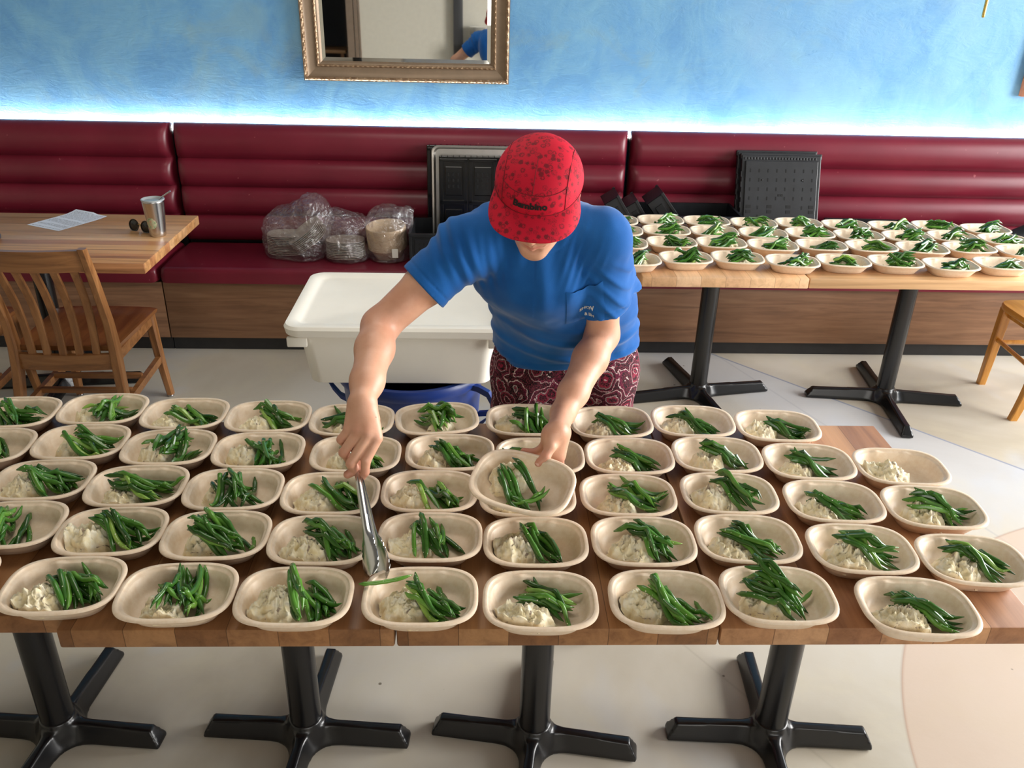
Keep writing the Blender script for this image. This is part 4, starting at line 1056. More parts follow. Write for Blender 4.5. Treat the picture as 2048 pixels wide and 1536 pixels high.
# ------------------------------------------------------------------ black crates
def two_mat(name, a, b, ma, mb_, parent):
    """one mesh from two collectors, second one in its own material"""
    n0 = len(a.f); m = MB(); m.add(a.v, a.f); m.add(b.v, b.f); o = m.build(name, ma, parent, smooth=False); o.data.materials.append(mb_)
    for p in o.data.polygons[n0:]: p.material_index = 1
    return o
def open_crate(name, label, loc, rz, W, D, H, group=None, tilt=None):
    t = thing(name, label, 'crate', loc, rz, group)
    if tilt: t.rotation_euler = tilt
    m = MB(); m.box((-W/2, -D/2, 0), (W/2, D/2, .006)); m.build('base', MT['crate'], t, smooth=False)
    for nm, ax, s in (('front_wall', 0, -1), ('rear_wall', 0, 1), ('side_wall', 1, -1), ('side_wall', 1, 1)):
        a = MB(); h = MB(); L = (W if ax == 0 else D)
        def B(mm, u0, u1, z0, z1, d0, d1, r=0):
            if ax == 0:
                y0, y1 = sorted((s*(D/2-d0), s*(D/2-d1))); mm.box((u0, y0, z0), (u1, y1, z1), r)
            else:
                x0, x1 = sorted((s*(W/2-d0), s*(W/2-d1))); mm.box((x0, u0, z0), (x1, u1, z1), r)
        B(a, -L/2, L/2, .003, H, .006, .010); B(a, -L/2, L/2, H-.016, H, -.004, .008, .002); B(a, -L/2, L/2, .0, .018, 0, .008, .002)
        n = max(2, int(L/.16))
        for i in range(n+1): u = -L/2+.006+(L-.012)*i/n; B(a, u-.006, u+.006, .01, H-.01, -.001, .007, .001)
        for i in range(n):
            c = -L/2+L*(i+.5)/n; w_ = L/n*.36
            B(a, c-w_, c+w_, H*.22, H*.82, .002, .0065, .002)
            for k in range(-2, 3):
                for j in range(3): B(h, c+k*w_*.32-.0045, c+k*w_*.32+.0045, H*(.36+.14*j), H*(.44+.14*j), .0012, .0022)
        two_mat(nm, a, h, MT['crate'], MT['crate_hole'], t)
    return t
open_crate('open_crate', 'black low crate on the bench holding the sheet pan upright', (.02, 4.262, SZ+.001), 0, .76, .30, .168)
# sheet pan leaning inside
t = thing('sheet_pan', 'silver rimmed sheet pan standing upright against the bench back', 'baking tray', (.075, 4.372, SZ+.010)); t.rotation_euler = (math.radians(-4), 0, 0)
PWd, PH = .66, .535
def ring2(hx, hz0, hz1, r, y):
    pts = []
    for (cx, cz, a0) in ((hx-r, hz1-r, 0), (-hx+r, hz1-r, 90), (-hx+r, hz0+r, 180), (hx-r, hz0+r, 270)):
        for i in range(7): a = math.radians(a0+15*i); pts.append((cx+r*math.cos(a), y, cz+r*math.sin(a)))
    return pts
MB().loft([ring2(PWd/2-.02, .02, PH-.02, .02, .022), ring2(PWd/2-.008, .008, PH-.008, .03, .0), ring2(PWd/2+.001, 0, PH+.001, .034, -.002), ring2(PWd/2+.003, -.001, PH+.003, .035, -.006), ring2(PWd/2, .001, PH, .034, -.009), ring2(PWd/2-.008, .008, PH-.008, .03, -.006), ring2(PWd/2-.018, .018, PH-.018, .022, .018), ring2(.02, .1, .2, .01, .018)]).build('pan', MT['alu'], t)
def folded_crate(label, loc, rot_, cols, W, H, group):
    """collapsed crate: framed panel with recessed windows"""
    t = thing('folded_crate', label, 'crate', loc, 0, group); t.rotation_euler = rot_
    a = MB(); h = MB(); a.box((-W/2, .004, 0), (W/2, .022, H), .003)
    cw = W/cols
    for i in range(cols):
        x0 = -W/2+cw*i
        for r in range(2):
            z0, z1 = (.02, H*.50) if r == 0 else (H*.54, H-.025)
            for lo, hi in (((x0+.004, -.010, z0-.012), (x0+.022, .006, z1+.012)), ((x0+cw-.022, -.010, z0-.012), (x0+cw-.004, .006, z1+.012)), ((x0+.004, -.010, z1-.002), (x0+cw-.004, .006, z1+.014)), ((x0+.004, -.010, z0-.014), (x0+cw-.004, .006, z0+.002))): a.box(lo, hi, .002)
            a.box((x0+.030, -.004, z0+.025), (x0+cw-.030, .006, z1-.025), .004)
            zc = z0+(z1-z0)*.5; xc = x0+cw/2
            for sx in (-.026, -.001, .024):
                for dz in (-.026, .004, .034): h.box((xc+sx-.004, -.0052, zc+dz-.008), (xc+sx+.004, -.0042, zc+dz+.008))
    two_mat('panel', a, h, MT['crate_wet'], MT['crate_hole'], t)
    m = MB()
    for k in range(int(W/.03)): x = -W/2+.012+k*.03; m.box((x, -.006, H-.012), (x+.004, .024, H+.004))
    m.build('hinge_comb', MT['crate_wet'], t, smooth=False)
    return t
folded_crate('black folded crate with recessed windows propped inside the sheet pan', (.08, 4.351, SZ+.012), (math.radians(-4), 0, 0), 4, .60, .485, 'folded black crates')
folded_crate('black folded crate behind the sheet pan, its edge showing at the left', (.06, 4.413, SZ+.009), (math.radians(-3.5), 0, 0), 4, .69, .53, 'folded black crates')
# big folded crate stack on the right
def slotted(label, loc, rot_, W, H, T, group):
    t = thing('folded_crate', label, 'crate', loc, 0, group); t.rotation_euler = rot_
    a = MB(); h = MB()
    a.box((-W/2, 0, 0), (W/2, T, H), .004); a.box((-W/2+.018, -.008, .012), (W/2-.018, .004, H-.030), .003)
    a.box((-W/2-.004, .004, H-.02), (W/2+.004, T-.004, H+.008), .002)
    for k in range(24): x = -W/2+.012+k*(W-.03)/24; a.box((x, -.003, H-.024), (x+.008, .004, H-.012), .001)
    for k in range(9): z = .02+k*(H-.08)/9; a.box((-W/2-.003, .0, z), (-W/2+.012, .012, z+.03), .002)
    for i in range(8):
        for j in range(10):
            if j in (4, 5) and i in (0, 2, 3, 4, 5, 7): continue
            x = -W/2+.045+(W-.09)*i/7; z = .05+(H-.13)*j/9; h.box((x-.0028, -.0092, z-.009), (x+.0028, -.0082, z+.009))
    for x in (-.165, -.055, .045, .165):
        for dz in (-.013, .013): h.box((x-.012, -.0094, H*.5+dz-.008), (x+.012, -.0082, H*.5+dz+.008))
    for z in (H*.37, H*.63):
        for dx in (-.008, .008): h.box((dx-.005, -.0094, z-.006), (dx+.005, -.0082, z+.006))
    two_mat('panel', a, h, MT['crate'], MT['crate_hole'], t)
    for x, z in ((-.10, H*.77), (.11, H*.77), (-.10, H*.23), (.11, H*.23)):
        MB().lathe([(0, 0), (.005, 0), (.004, .003), (0, .004)], 10, Matrix.Translation((x, -.008, z)) @ Matrix.Rotation(PI/2, 4, 'X')).build('rivet', MT['crate'], t)
    return t
slotted('black slotted folded crate standing against the bench at the right', (1.550, 4.232, SZ+.004), (math.radians(-18), 0, 0), .415, .550, .034, 'folded black crates')
slotted('black folded crate standing directly behind the slotted one', (1.538, 4.2715, SZ+.004), (math.radians(-18), 0, 0), .415, .557, .030, 'folded black crates')
open_crate('open_crate', 'black low crate on the bench left of the slotted folded crate', (1.07, 4.30, SZ+.001), 0, .50, .28, .262, 'low black crates behind the bowls')
open_crate('open_crate', 'black low crate peeking out right of the slotted folded crate', (2.03, 4.26, SZ+.001), -.05, .40, .28, .20, 'low black crates behind the bowls')
def small_bin(label, px, py, y, ang, W, D, H):
    p = at_y(px, py, y); t = thing('small_crate', label, 'crate', tuple(p), 0, 'tilted black crates behind the person'); t.rotation_euler = (0, math.radians(ang), 0)
    a = MB(); a.box((-W/2, -D/2, 0), (W/2, D/2, .005), .001)
    for lo, hi in (((-W/2, -D/2, 0), (W/2, -D/2+.004, H)), ((-W/2, D/2-.004, 0), (W/2, D/2, H)), ((-W/2, -D/2, 0), (-W/2+.004, D/2, H)), ((W/2-.004, -D/2, 0), (W/2, D/2, H)), ((-W/2-.004, -D/2-.004, H-.014), (W/2+.004, -D/2+.003, H)), ((-W/2-.004, D/2-.003, H-.014), (W/2+.004, D/2+.004, H)), ((W/2-.003, -D/2, H-.014), (W/2+.004, D/2, H))): a.box(lo, hi, .001)
    a.build('tray', MT['crate'], t, smooth=False)
    m = MB(); m.box((-W*.3, -D/2-.003, H*.25), (W*.3, -D/2+.001, H*.65), .001); m.build('label_holder', MT['crate_hole'], t, smooth=False)
small_bin('small black tilted crate nearest the person\'s shoulder', 1225, 436, 4.30, 57, .22, .17, .085)
small_bin('small black tilted crate in the middle of the three', 1262, 440, 4.31, 58, .20, .17, .075)
small_bin('small black tilted crate farthest from the person', 1310, 433, 4.30, 52, .21, .16, .100)
S = SDF(); S.cap((2.82, 4.26, .53), (3.0, 4.26, .53), .062, .07, .03); S.cap((2.79, 4.25, .60), (2.95, 4.25, .66), .055, .07, .05); S.cap((2.90, 4.22, .66), (2.86, 4.2, .72), .035, .03, .03)
S.post = lambda P, d: np.maximum(d+.006*np.abs(vnoise(P, 26, 3)), SZ+.001-P[:, 2])
v, q = nets(lambda P, c, R: S.ev(P, c, R), (2.66, 4.12, .44), (3.12, 4.4, .80), .008); o = net_obj('backpack', relax(v, q, 1), q, MT['grey_bag'] if 'grey_bag' in MT else plain('black_nylon', rgb(30, 32, 36), .55)); tag(o, 'dark soft bag on the bench at the far right edge', 'bag')

# ------------------------------------------------------------------ things on the hickory table
TZ = .7625
t = thing('tumbler', 'stainless steel tumbler with a scalloped sticker on the hickory table', 'tumbler', (-1.392, 3.600, TZ))
MB().lathe([(0, 0), (.030, 0), (.0325, .003), (.0345, .02), (.0455, .146), (.0465, .150), (.0455, .153), (.0440, .152), (.0425, .145), (.0315, .012), (0, .010)], 48).build('body', MT['steel'], t)
m = plain('clear_tumbler_lid', rgb(170, 176, 178), .12, spec=.6)
MB().lathe([(0, .149), (.038, .149), (.041, .1545), (.0475, .1545), (.0482, .159), (.045, .1605), (.041, .158), (.037, .1525), (0, .152)], 48).build('lid', m, t)
vs = []; fs = []; n = 16
for i in range(n+1):
    for k in range(29):
        a = k/28*2*PI; r = i/n*(.0235*(1+.05*math.cos(11*a))); u, w_ = r*math.cos(a), r*math.sin(a); z = .062+w_*1.05; rad = .0345+(z-.02)/.126*.011+.0006; th = -PI/2-.22+u/rad
        vs.append((rad*math.cos(th), rad*math.sin(th), z))
for i in range(n):
    for k in range(28): a = i*29+k; fs.append((a, a+1, a+30, a+29))
MB().add(vs, fs).build('sticker', MT['sticker'], t)
t = thing('drinking_straw', 'metal straw leaning out of the steel tumbler', 'straw', (-1.392, 3.600, TZ))
MB().tube([(-.012, .002, .02), (.022, .002, .150), (.032, .002, .1625), (.078, .004, .192)], .0034, 10).build('tube', MT['steel'], t)
t = thing('sunglasses', 'folded dark round sunglasses beside the steel tumbler', 'sunglasses', (-1.487, 3.655, TZ), math.radians(-24))
for sx in (-1, 1):
    Mx = Matrix.Translation((sx*.033, 0, .024)) @ Matrix.Rotation(PI/2-.12, 4, 'X')
    MB().lathe([(.0225, -.002), (.0262, -.0025), (.0275, 0), (.0262, .0025), (.0225, .002)], 32, Mx, (False, False)).build('rim', MT['black_gloss'], t)
    MB().lathe([(0, .0022), (.014, .0016), (.0232, 0), (.0232, -.0008), (0, .0008)], 28, Mx).build('lens', MT['black_gloss'], t)
MB().tube([(-.008, 0, .030), (0, -.002, .034), (.008, 0, .030)], .0018, 8).build('bridge', MT['brass'], t)
MB().tube([(-.058, .002, .028), (-.062, .010, .028), (-.02, .028, .016), (.062, .034, .005)], .0016, 8).build('temple', MT['brass'], t)
MB().tube([(.058, .002, .028), (.062, .012, .028), (.03, .036, .018), (-.055, .044, .005)], .0016, 8).build('temple', MT['brass'], t)
o = MB().add([(x, y, .0006+.010*max(0, (y-.05)/.08)**2*(1 if x < .02 else .4)) for y in np.linspace(-.13, .13, 14) for x in np.linspace(-.1, .1, 8)], [(j*8+i, j*8+i+1, j*8+i+9, j*8+i+8) for j in range(13) for i in range(7)]).build('printed_sheet', MT['paper'], None, loc=(-1.863, 3.803, TZ))
o.rotation_euler = (0, 0, math.radians(-27)); tag(o, 'white printed sheet of paper lying on the hickory table', 'paper')
t = thing('round_box', 'small dark grey rounded case at the left edge of the hickory table', 'case', (-2.045, 3.505, TZ))
MB().lathe([(0, 0), (.028, 0), (.034, .006), (.036, .018), (.030, .030), (.012, .034), (0, .034)], 32).build('shell', MT['grey_dark'], t)
# ------------------------------------------------------------------ the person
PER = thing('person', 'person in red patterned cap and blue tee leaning over the bowls with tongs', 'person', (.235, 2.13, 0))
def par(o):
    o.parent = PER; o.matrix_parent_inverse = Matrix.Translation((-.235, -2.13, 0)); return o
def V3(*a): return np.array(a, float)
# head frame: local -y is where the face looks, +z the crown
def rot(ax, d):
    return np.array(Matrix.Rotation(math.radians(d), 3, ax))
HM = rot('Y', 4) @ rot('Z', -11) @ rot('X', 41.0)
HO = at_d(1078, 383, 1.712)
HF = (HO, HM)
def hl(*p): return HO+HM @ V3(*p)
# joints
def on_ray(px, py, P, L, far=False):
    """point on a sight line at distance L from P"""
    d = ray(px, py); d = d/np.linalg.norm(d); o = CAM-P; b = o @ d; D = max(0, b*b-(o @ o)+L*L); return CAM+d*(-b+(math.sqrt(D) if far else -math.sqrt(D)))
SR, SL = at_y(932, 495, 1.852), at_y(1203, 476, 1.864)
ER = at_y(760, 652, 1.772); WR = on_ray(725, 803, ER, .232)
EL, WL = V3(.298, 1.905, 1.040), V3(.188, 1.690, .936)
def hp(px, py, dz, base): return at_d(px, py, base+dz)
RB, LB = 1.742, 1.800
def build_body():
    S = SDF()
    # trunk (mostly under the shirt)
    for sx in (-1, 1):
        S.chain([V3(.235+sx*.07, 2.13, .84), V3(.235+sx*.07, 2.13, .93), V3(.215+sx*.06, 2.06, 1.07), V3(.150+sx*.07, 1.94, 1.22), V3(.112+sx*.08, 1.875, 1.30)], [.080, .082, .074, .074, .045], .04)
    # neck
    nb = V3(.115, 1.872, 1.335); nt = hl(0, .012, -.075)
    S.cap(nb, nt, .050, .050, .02)
    # arms
    for sh, el, wr in ((SR, ER, WR), (SL, EL, WL)):
        S.cap(V3(.112, 1.875, 1.30)*.45+sh*.55, sh, .052, .054, .03)
        S.chain([sh, sh*.55+el*.45, el], [.052, .046, .0395], .02)
        mid = el*.68+wr*.32
        S.chain([el, mid, el*.25+wr*.75, wr], [.0385, .0405, .0335, .0262], .02)
    # --- head
    f = HF
    S.ell((0, .006, .010), (.073, .086, .082), .02, 'u', f)
    S.ell((0, -.034, -.045), (.056, .058, .078), .03, 'u', f)
    S.cap((0, -.069, -.105), (0, -.066, -.098), .021, .024, .02, 'u', f)
    for sx in (-1, 1):
        S.cap((sx*.010, -.070, -.104), (sx*.050, .0, -.066), .018, .020, .02, 'u', f)
        S.ell((sx*.036, -.064, -.030), (.022, .022, .022), .02, 'u', f)            # cheek
        S.ell((sx*.031, -.094, .004), (.019, .016, .011), .008, 's', f)             # eye socket
        S.cap((sx*.012, -.088, .020), (sx*.044, -.074, .018), .009, .007, .012, 'u', f)
        # ear
        S.ell((sx*.076, .018, -.012), (.008, .020, .031), .006, 'u', f)
        S.ell((sx*.083, .016, -.010), (.005, .010, .018), .004, 's', f)
        S.cap((sx*.009, -.092, -.034), (sx*.011, -.089, -.036), .0068, .0064, .006, 'u', f)   # nostril wing
        S.cap((sx*.0055, -.098, -.040), (sx*.0055, -.094, -.035), .0025, .0025, .003, 's', f)
        S.cap((0, -.0905, -.0605), (sx*.025, -.0800, -.0640), .0050, .0026, .006, 'u', f)     # upper lip
        S.cap((0, -.0890, -.0718), (sx*.022, -.0800, -.0680), .0062, .0028, .006, 'u', f)     # lower lip
    S.cap((0, -.086, .010), (0, -.1005, -.030), .0072, .0092, .010, 'u', f)
    for sx in (-1, 1): S.cap((0, -.0950, -.0660), (sx*.024, -.0840, -.0660), .0020, .0014, .002, 's', f)
    S.cap((0, -.098, -.046), (0, -.094, -.056), .0016, .0026, .003, 's', f)                  # philtrum
    S.ell((0, -.088, -.082), (.016, .006, .005), .008, 's', f)
    # --- right hand closed round the tongs
    p = lambda x, y, d: hp(x, y, d, RB)
    mcps = [p(753, 874, -.010), p(735, 866, -.016), p(716, 861, -.013), p(699, 858, -.002)]
    wst = [p(740, 812, .004), p(730, 808, .000), p(719, 807, .000), p(709, 809, .006)]
    for a, b in zip(wst, mcps): S.cap(a, b, .0150, .0132, .012)
    S.cap(p(725, 835, .012), p(728, 866, .012), .020, .018, .02); S.cap(p(728, 880, .018), p(716, 922, .020), .017, .013, .01)
    S.cap(WR, p(725, 815, .004), .0258, .0235, .008)
    fing = [[p(754, 877, -.010), p(732, 921, -.012), p(730, 944, -.002), p(722, 957, .012)],
            [p(736, 871, -.016), p(702, 927, -.010), p(708, 941, .014), p(722, 943, .026)],
            [p(716, 864, -.013), p(687, 905, -.003), p(698, 918, .022), p(720, 920, .032)],
            [p(698, 860, -.002), p(682, 879, .006), p(694, 893, .028), p(714, 900, .036)]]
    rad = [[.0118, .0102, .0092, .0080], [.0122, .0108, .0095, .0082], [.0118, .0104, .0092, .0080], [.0108, .0094, .0084, .0074]]
    for F_, R_ in zip(fing, rad): S.chain(F_, R_, .0030)
    th = [p(744, 838, .020), p(741, 895, .030), p(722, 934, .022), p(695, 949, .006)]
    S.cap(th[0], th[1], .0165, .0130, .014); S.chain(th[1:], [.0125, .0108, .0088], .004)
    # --- left hand pinching the bowl rim
    p = lambda x, y, d: hp(x, y, d, LB)
    S.cap(WL, p(1115, 862, .006), .0255, .024, .02)
    wst = [p(1103, 866, .002), p(1110, 868, .010), p(1117, 868, .016), p(1124, 868, .020)]
    mc = [p(1090, 893, .014), p(1100, 903, .024), p(1111, 909, .030), p(1120, 912, .034)]
    for a, b in zip(wst, mc): S.cap(a, b, .0165, .0125, .016)
    S.chain([mc[0], p(1072, 905, .022), p(1056, 905, .020), p(1047, 902, .016)], [.0112, .0096, .0086, .0074], .003)
    S.chain([mc[1], p(1094, 926, .040), p(1078, 930, .050), p(1066, 926, .052)], [.0115, .0100, .0088, .0076], .003)
    S.chain([mc[2], p(1110, 933, .044), p(1096, 944, .054), p(1084, 946, .056)], [.0112, .0098, .0086, .0076], .003)
    S.chain([mc[3], p(1120, 928, .044), p(1112, 944, .054), p(1102, 950, .056)], [.0104, .0090, .0080, .0070], .003)
    tl = [p(1099, 872, -.004), p(1101, 893, -.010), p(1091, 913, -.016), p(1077, 926, -.016)]
    S.cap(tl[0], tl[1], .0160, .0128, .014); S.chain(tl[1:], [.0122, .0108, .0088], .004)
    lo, hi = (-.32, 1.36, .80), (.47, 2.26, 1.60)
    v, q = nets(lambda P, c, R: S.ev(P, c, R), lo, hi, .0024)
    v = relax(v, q, 2, .45)
    # flush: lips, knuckles, elbows, ears, finger tips
    fl = np.zeros(len(v))
    L = (v-HO) @ HM
    for sx in (-1, 1):
        fl = np.maximum(fl, .8*np.exp(-((np.abs(L[:, 0])/.024)**4+((L[:, 1]+.088)/.014)**2+((L[:, 2]+.066)/.0080)**2)))
        fl = np.maximum(fl, .45*np.exp(-(((L[:, 0]-sx*.08)/.014)**2+((L[:, 1]-.018)/.03)**2+((L[:, 2]+.01)/.04)**2)))
        fl = np.maximum(fl, .22*np.exp(-(((L[:, 0]-sx*.038)/.02)**2+((L[:, 1]+.08)/.02)**2+((L[:, 2]+.035)/.02)**2)))
    for pts, r, a in ((mcps, .011, .55), ([F_[1] for F_ in fing], .012, .4), ([F_[2] for F_ in fing], .016, .4), (mc, .012, .45), ([ER, EL], .05, .28), ([th[3], th[2], tl[3], tl[2]], .014, .5), ([p(1047, 902, .016), p(1056, 905, .02), p(1120, 925, .04), p(1112, 925, .03)], .02, .5)):
        for c in pts: fl = np.maximum(fl, a*np.exp(-(np.linalg.norm(v-c, axis=1)/r)**2))
    par(net_obj('body', v, q, MT['skin'], attr={'flush': fl}))
    # nails
    def nail(tip, prev, up, w_, l_, nm='fingernail'):
        d = tip-prev; d /= np.linalg.norm(d); n = up-d*(up @ d); n /= np.linalg.norm(n); s = np.cross(d, n)
        vs = []; fs = []
        for i in range(6):
            for j in range(7):
                a = (j-3)/3; b = i/5; ww = w_*(1-.18*(2*b-1)**2) if 0 < i < 5 else w_*.72
                vs.append(tuple(tip+d*(b-.55)*l_+s*a*ww+n*(.0085-.0030*a*a-.0012*(b-.3)**2)))
        for i in range(5):
            for j in range(6): k = i*7+j; fs.append((k, k+1, k+8, k+7))
        par(MB().add(vs, fs).build(nm, MT['nail']))
    nail(tl[3], tl[2], CAM-tl[3], .0062, .0125)
    # eyes
    for sx in (-1, 1):
        mb = MB(); c = V3(sx*.031, -.079, .004); rings = []
        for i in range(1, 9):
            a = PI*i/9; rings.append([tuple(hl(*(c+.0115*V3(math.sin(a)*math.cos(b), -math.cos(a), math.sin(a)*math.sin(b))))) for b in np.linspace(0, 2*PI, 16, endpoint=False)])
        par(mb.loft(rings).build('eye', MT['white_paint']))
build_body()

def smin(a, b, k):
    h = np.clip(.5+.5*(a-b)/k, 0, 1); return a*(1-h)+b*h-k*h*(1-h)
class Shirt:
    def __init__(s):
        T = s.T = SDF()
        for sx in (-1, 1):
            T.chain([V3(.232+sx*.096, 2.115, .86), V3(.230+sx*.094, 2.10, .96), V3(.212+sx*.088, 2.045, 1.07), V3(.166+sx*.088, 1.940, 1.20), V3(.126+sx*.092, 1.885, 1.292)], [.088, .089, .088, .090, .068], .06)
            T.cap(V3(.126+sx*.092, 1.885, 1.292), SR if sx < 0 else SL, .066, .058, .04)
        T.chain([V3(.228, 2.07, .86), V3(.222, 2.06, .96), V3(.200, 1.99, 1.07), V3(.150, 1.895, 1.19), V3(.115, 1.87, 1.30)], [.085, .085, .085, .085, .066], .06)
        T.ell(V3(.140, 1.965, 1.270), V3(.16, .075, .085), .06)                     # upper back
        s.e1 = SR+(ER-SR)*.50+V3(0, .006, -.004); s.e2 = SL+(EL-SL)*.70+V3(.004, .006, 0)
        s.S1 = SDF(); s.S1.chain([SR*.8+V3(.126, 1.885, 1.292)*.2, SR, s.e1+(s.e1-SR)*.25], [.062, .0665, .0635], .03)
        s.S2 = SDF(); s.S2.chain([SL*.8+V3(.126, 1.885, 1.292)*.2, SL, s.e2+(s.e2-SL)*.25], [.060, .0640, .0640], .03)
        s.S2.cap(V3(.300, 1.92, 1.235), at_y(1268, 592, 1.985), .045, .026, .05)     # loose cloth at the back of the sleeve
        s.d1 = (s.e1-SR)/np.linalg.norm(s.e1-SR); s.d2 = (s.e2-SL)/np.linalg.norm(s.e2-SL)
        n = V3(.05, -.36, -1.0); s.hn = n/np.linalg.norm(n); s.ho = V3(.232, 2.02, .892)
        nb = V3(.122, 1.884, 1.322); nt = hl(.004, .010, -.085); na = (nt-nb)/np.linalg.norm(nt-nb)
        s.G = SDF(); s.G.cap(nb-na*.01, nt+na*.06, .0575, .064)
        s.I1 = SDF(); s.I1.cap(SR+s.d1*.08, s.e1+s.d1*.1, .0520, .0550); s.I2 = SDF(); s.I2.cap(SL+s.d2*.08, s.e2+s.d2*.1, .0530, .0550)
        s.hx = SDF()
        for sx in (-1, 1): s.hx.cap(V3(.228+sx*.105, 2.115, .80), V3(.226+sx*.104, 2.11, .925), .092, .092, .06)
        s.hx.cap(V3(.228, 2.07, .80), V3(.226, 2.068, .925), .082, .082, .06)
    def ev(s, P, c=None, R=None):
        x, y, z = P[:, 0], P[:, 1], P[:, 2]
        dT = s.T.ev(P, c, R); d1 = s.S1.ev(P, c, R); d2 = s.S2.ev(P, c, R)
        near = np.minimum(np.minimum(dT, d1), d2) < .035
        if near.any():
            Q = P[near]; X, Y, Z = Q[:, 0], Q[:, 1], Q[:, 2]
            nz = .0030*vnoise(Q, 13, 8)+.0013*vnoise(Q, 36, 9)
            wz = vnoise(Q, 8, 1)
            # soft folds across the belly
            belly = sstep(1.10, 1.00, Z+wz*.03)*sstep(.84, .90, Z)
            ph = (Z-.75*(X-.24)**2+.10*(X-.22)+wz*.016)*2*PI/.058
            wT = nz+belly*.0070*((.5+.5*np.sin(ph))**2.6-.3)*np.clip(.55+.9*vnoise(Q, 6, 11), 0, 1)
            # drape on the chest, running down from the collar
            ch = sstep(1.08, 1.18, Z)*sstep(1.34, 1.26, Z)
            wT = wT+ch*.0026*np.sin((X-.12)*2*PI/.072+(Z-1.2)*9*np.sign(X-.12)+wz*1.4)
            # folds between shoulder and armpit on both sides
            for cx, cz, sl_, amp in ((-.022, 1.255, .24, .0062), (.250, 1.265, -.30, .0050)):
                m = np.exp(-((X-cx)/.050)**2-((Z-cz)/.065)**2)*(Y < 1.93)
                u = (X-cx)-sl_*(cz-Z)*1.0+.006*wz
                wT = wT+m*amp*np.sin(u*2*PI/.021)
            t1 = (Q-SR) @ s.d1; t2 = (Q-SL) @ s.d2
            w1 = nz+.0036*np.exp(-((t1-.02)/.05)**2)*np.sin((X*.6+Z*.25)*2*PI/.019+wz*1.6)+.0020*np.sin((t1*.8+X*.5)*2*PI/.05+vnoise(Q, 11, 6)*2.6)*sstep(.18, .10, t1)
            w2 = nz+.0044*sstep(.02, .08, t2)*sstep(.26, .18, t2)*((.5+.5*np.sin((t2*.75-(X-.28)*.9+Y*.3)*2*PI/.034+vnoise(Q, 9, 6)*1.8))**2-.3)
            dT[near] -= wT; d1[near] -= w1; d2[near] -= w2
        t1 = (P-s.e1) @ s.d1; t2 = (P-s.e2) @ s.d2
        d1 = d1+.0018*np.exp(-((t1+.020)/.0022)**2); d2 = d2+.0018*np.exp(-((t2+.020)/.0022)**2)
        d1 = np.maximum(np.maximum(d1, t1), -np.maximum(s.I1.ev(P), -t1-.05)); d2 = np.maximum(np.maximum(d2, t2), -np.maximum(s.I2.ev(P), -t2-.05))
        hz = (P-s.ho) @ s.hn+.010*np.sin((x-.2)*9)+.85*(np.abs(x-.232))**2
        dT = dT+.0016*np.exp(-((hz+.018)/.0022)**2)
        dT = np.maximum(np.maximum(dT, hz), -np.maximum(s.hx.ev(P), -hz-.05))
        d = smin(smin(dT, d1, .022), d2, .012)
        g = s.G.ev(P)
        d = d-.0020*sstep(.026, .020, g)+.0016*np.exp(-((g-.023)/.0022)**2)
        # stitched shoulder seams
        for sx, s0 in ((-1, SR), (1, SL)):
            a = V3(.112+sx*.062, 1.90, 1.36); b = s0+V3(sx*.01, .012, .055); ab = b-a; tt = np.clip(((P-a) @ ab)/(ab @ ab), 0, 1)
            d = d+.0014*np.exp(-(np.linalg.norm((P-a-tt[:, None]*ab)*V3(1, 1, .25), axis=1)/.0026)**2)
        return np.maximum(d, -g)
def build_shirt():
    S = Shirt()
    v, q = nets(S.ev, (-.30, 1.70, .84), (.47, 2.26, 1.46), .0032)
    v = relax(v, q, 1, .4)
    par(net_obj('shirt', v, q, MT['shirt']))
    return S
SH = build_shirt()
def on_surface(S, origin, dirn, t0=0.0, t1=.6):
    """march from origin along dirn until the surface of S"""
    t = t0
    for _ in range(90):
        d = float(S.ev((origin+dirn*t)[None])[0])
        if d < .0004: break
        t += max(.0006, d*.5)
        if t > t1: break
    return t
def text_mesh(s, size, bold=0.0):
    cu = bpy.data.curves.new('t', 'FONT'); cu.body = s; cu.size = size; cu.offset = bold; cu.align_x = 'CENTER'; cu.resolution_u = 3
    o = bpy.data.objects.new('t', cu); C.objects.link(o); dg = bpy.context.evaluated_depsgraph_get(); dg.update()
    me = bpy.data.meshes.new_from_object(o.evaluated_get(dg)); bpy.data.objects.remove(o); bpy.data.curves.remove(cu)
    bm = bmesh.new(); bm.from_mesh(me); bmesh.ops.triangulate(bm, faces=bm.faces[:])
    bmesh.ops.subdivide_edges(bm, edges=[e for e in bm.edges if e.calc_length() > size*.12], cuts=2); bmesh.ops.triangulate(bm, faces=bm.faces[:])
    bm.verts.index_update(); vs = [tuple(v.co) for v in bm.verts]; fs = [[v.index for v in f.verts] for f in bm.faces]; bm.free(); bpy.data.meshes.remove(me)
    return vs, fs
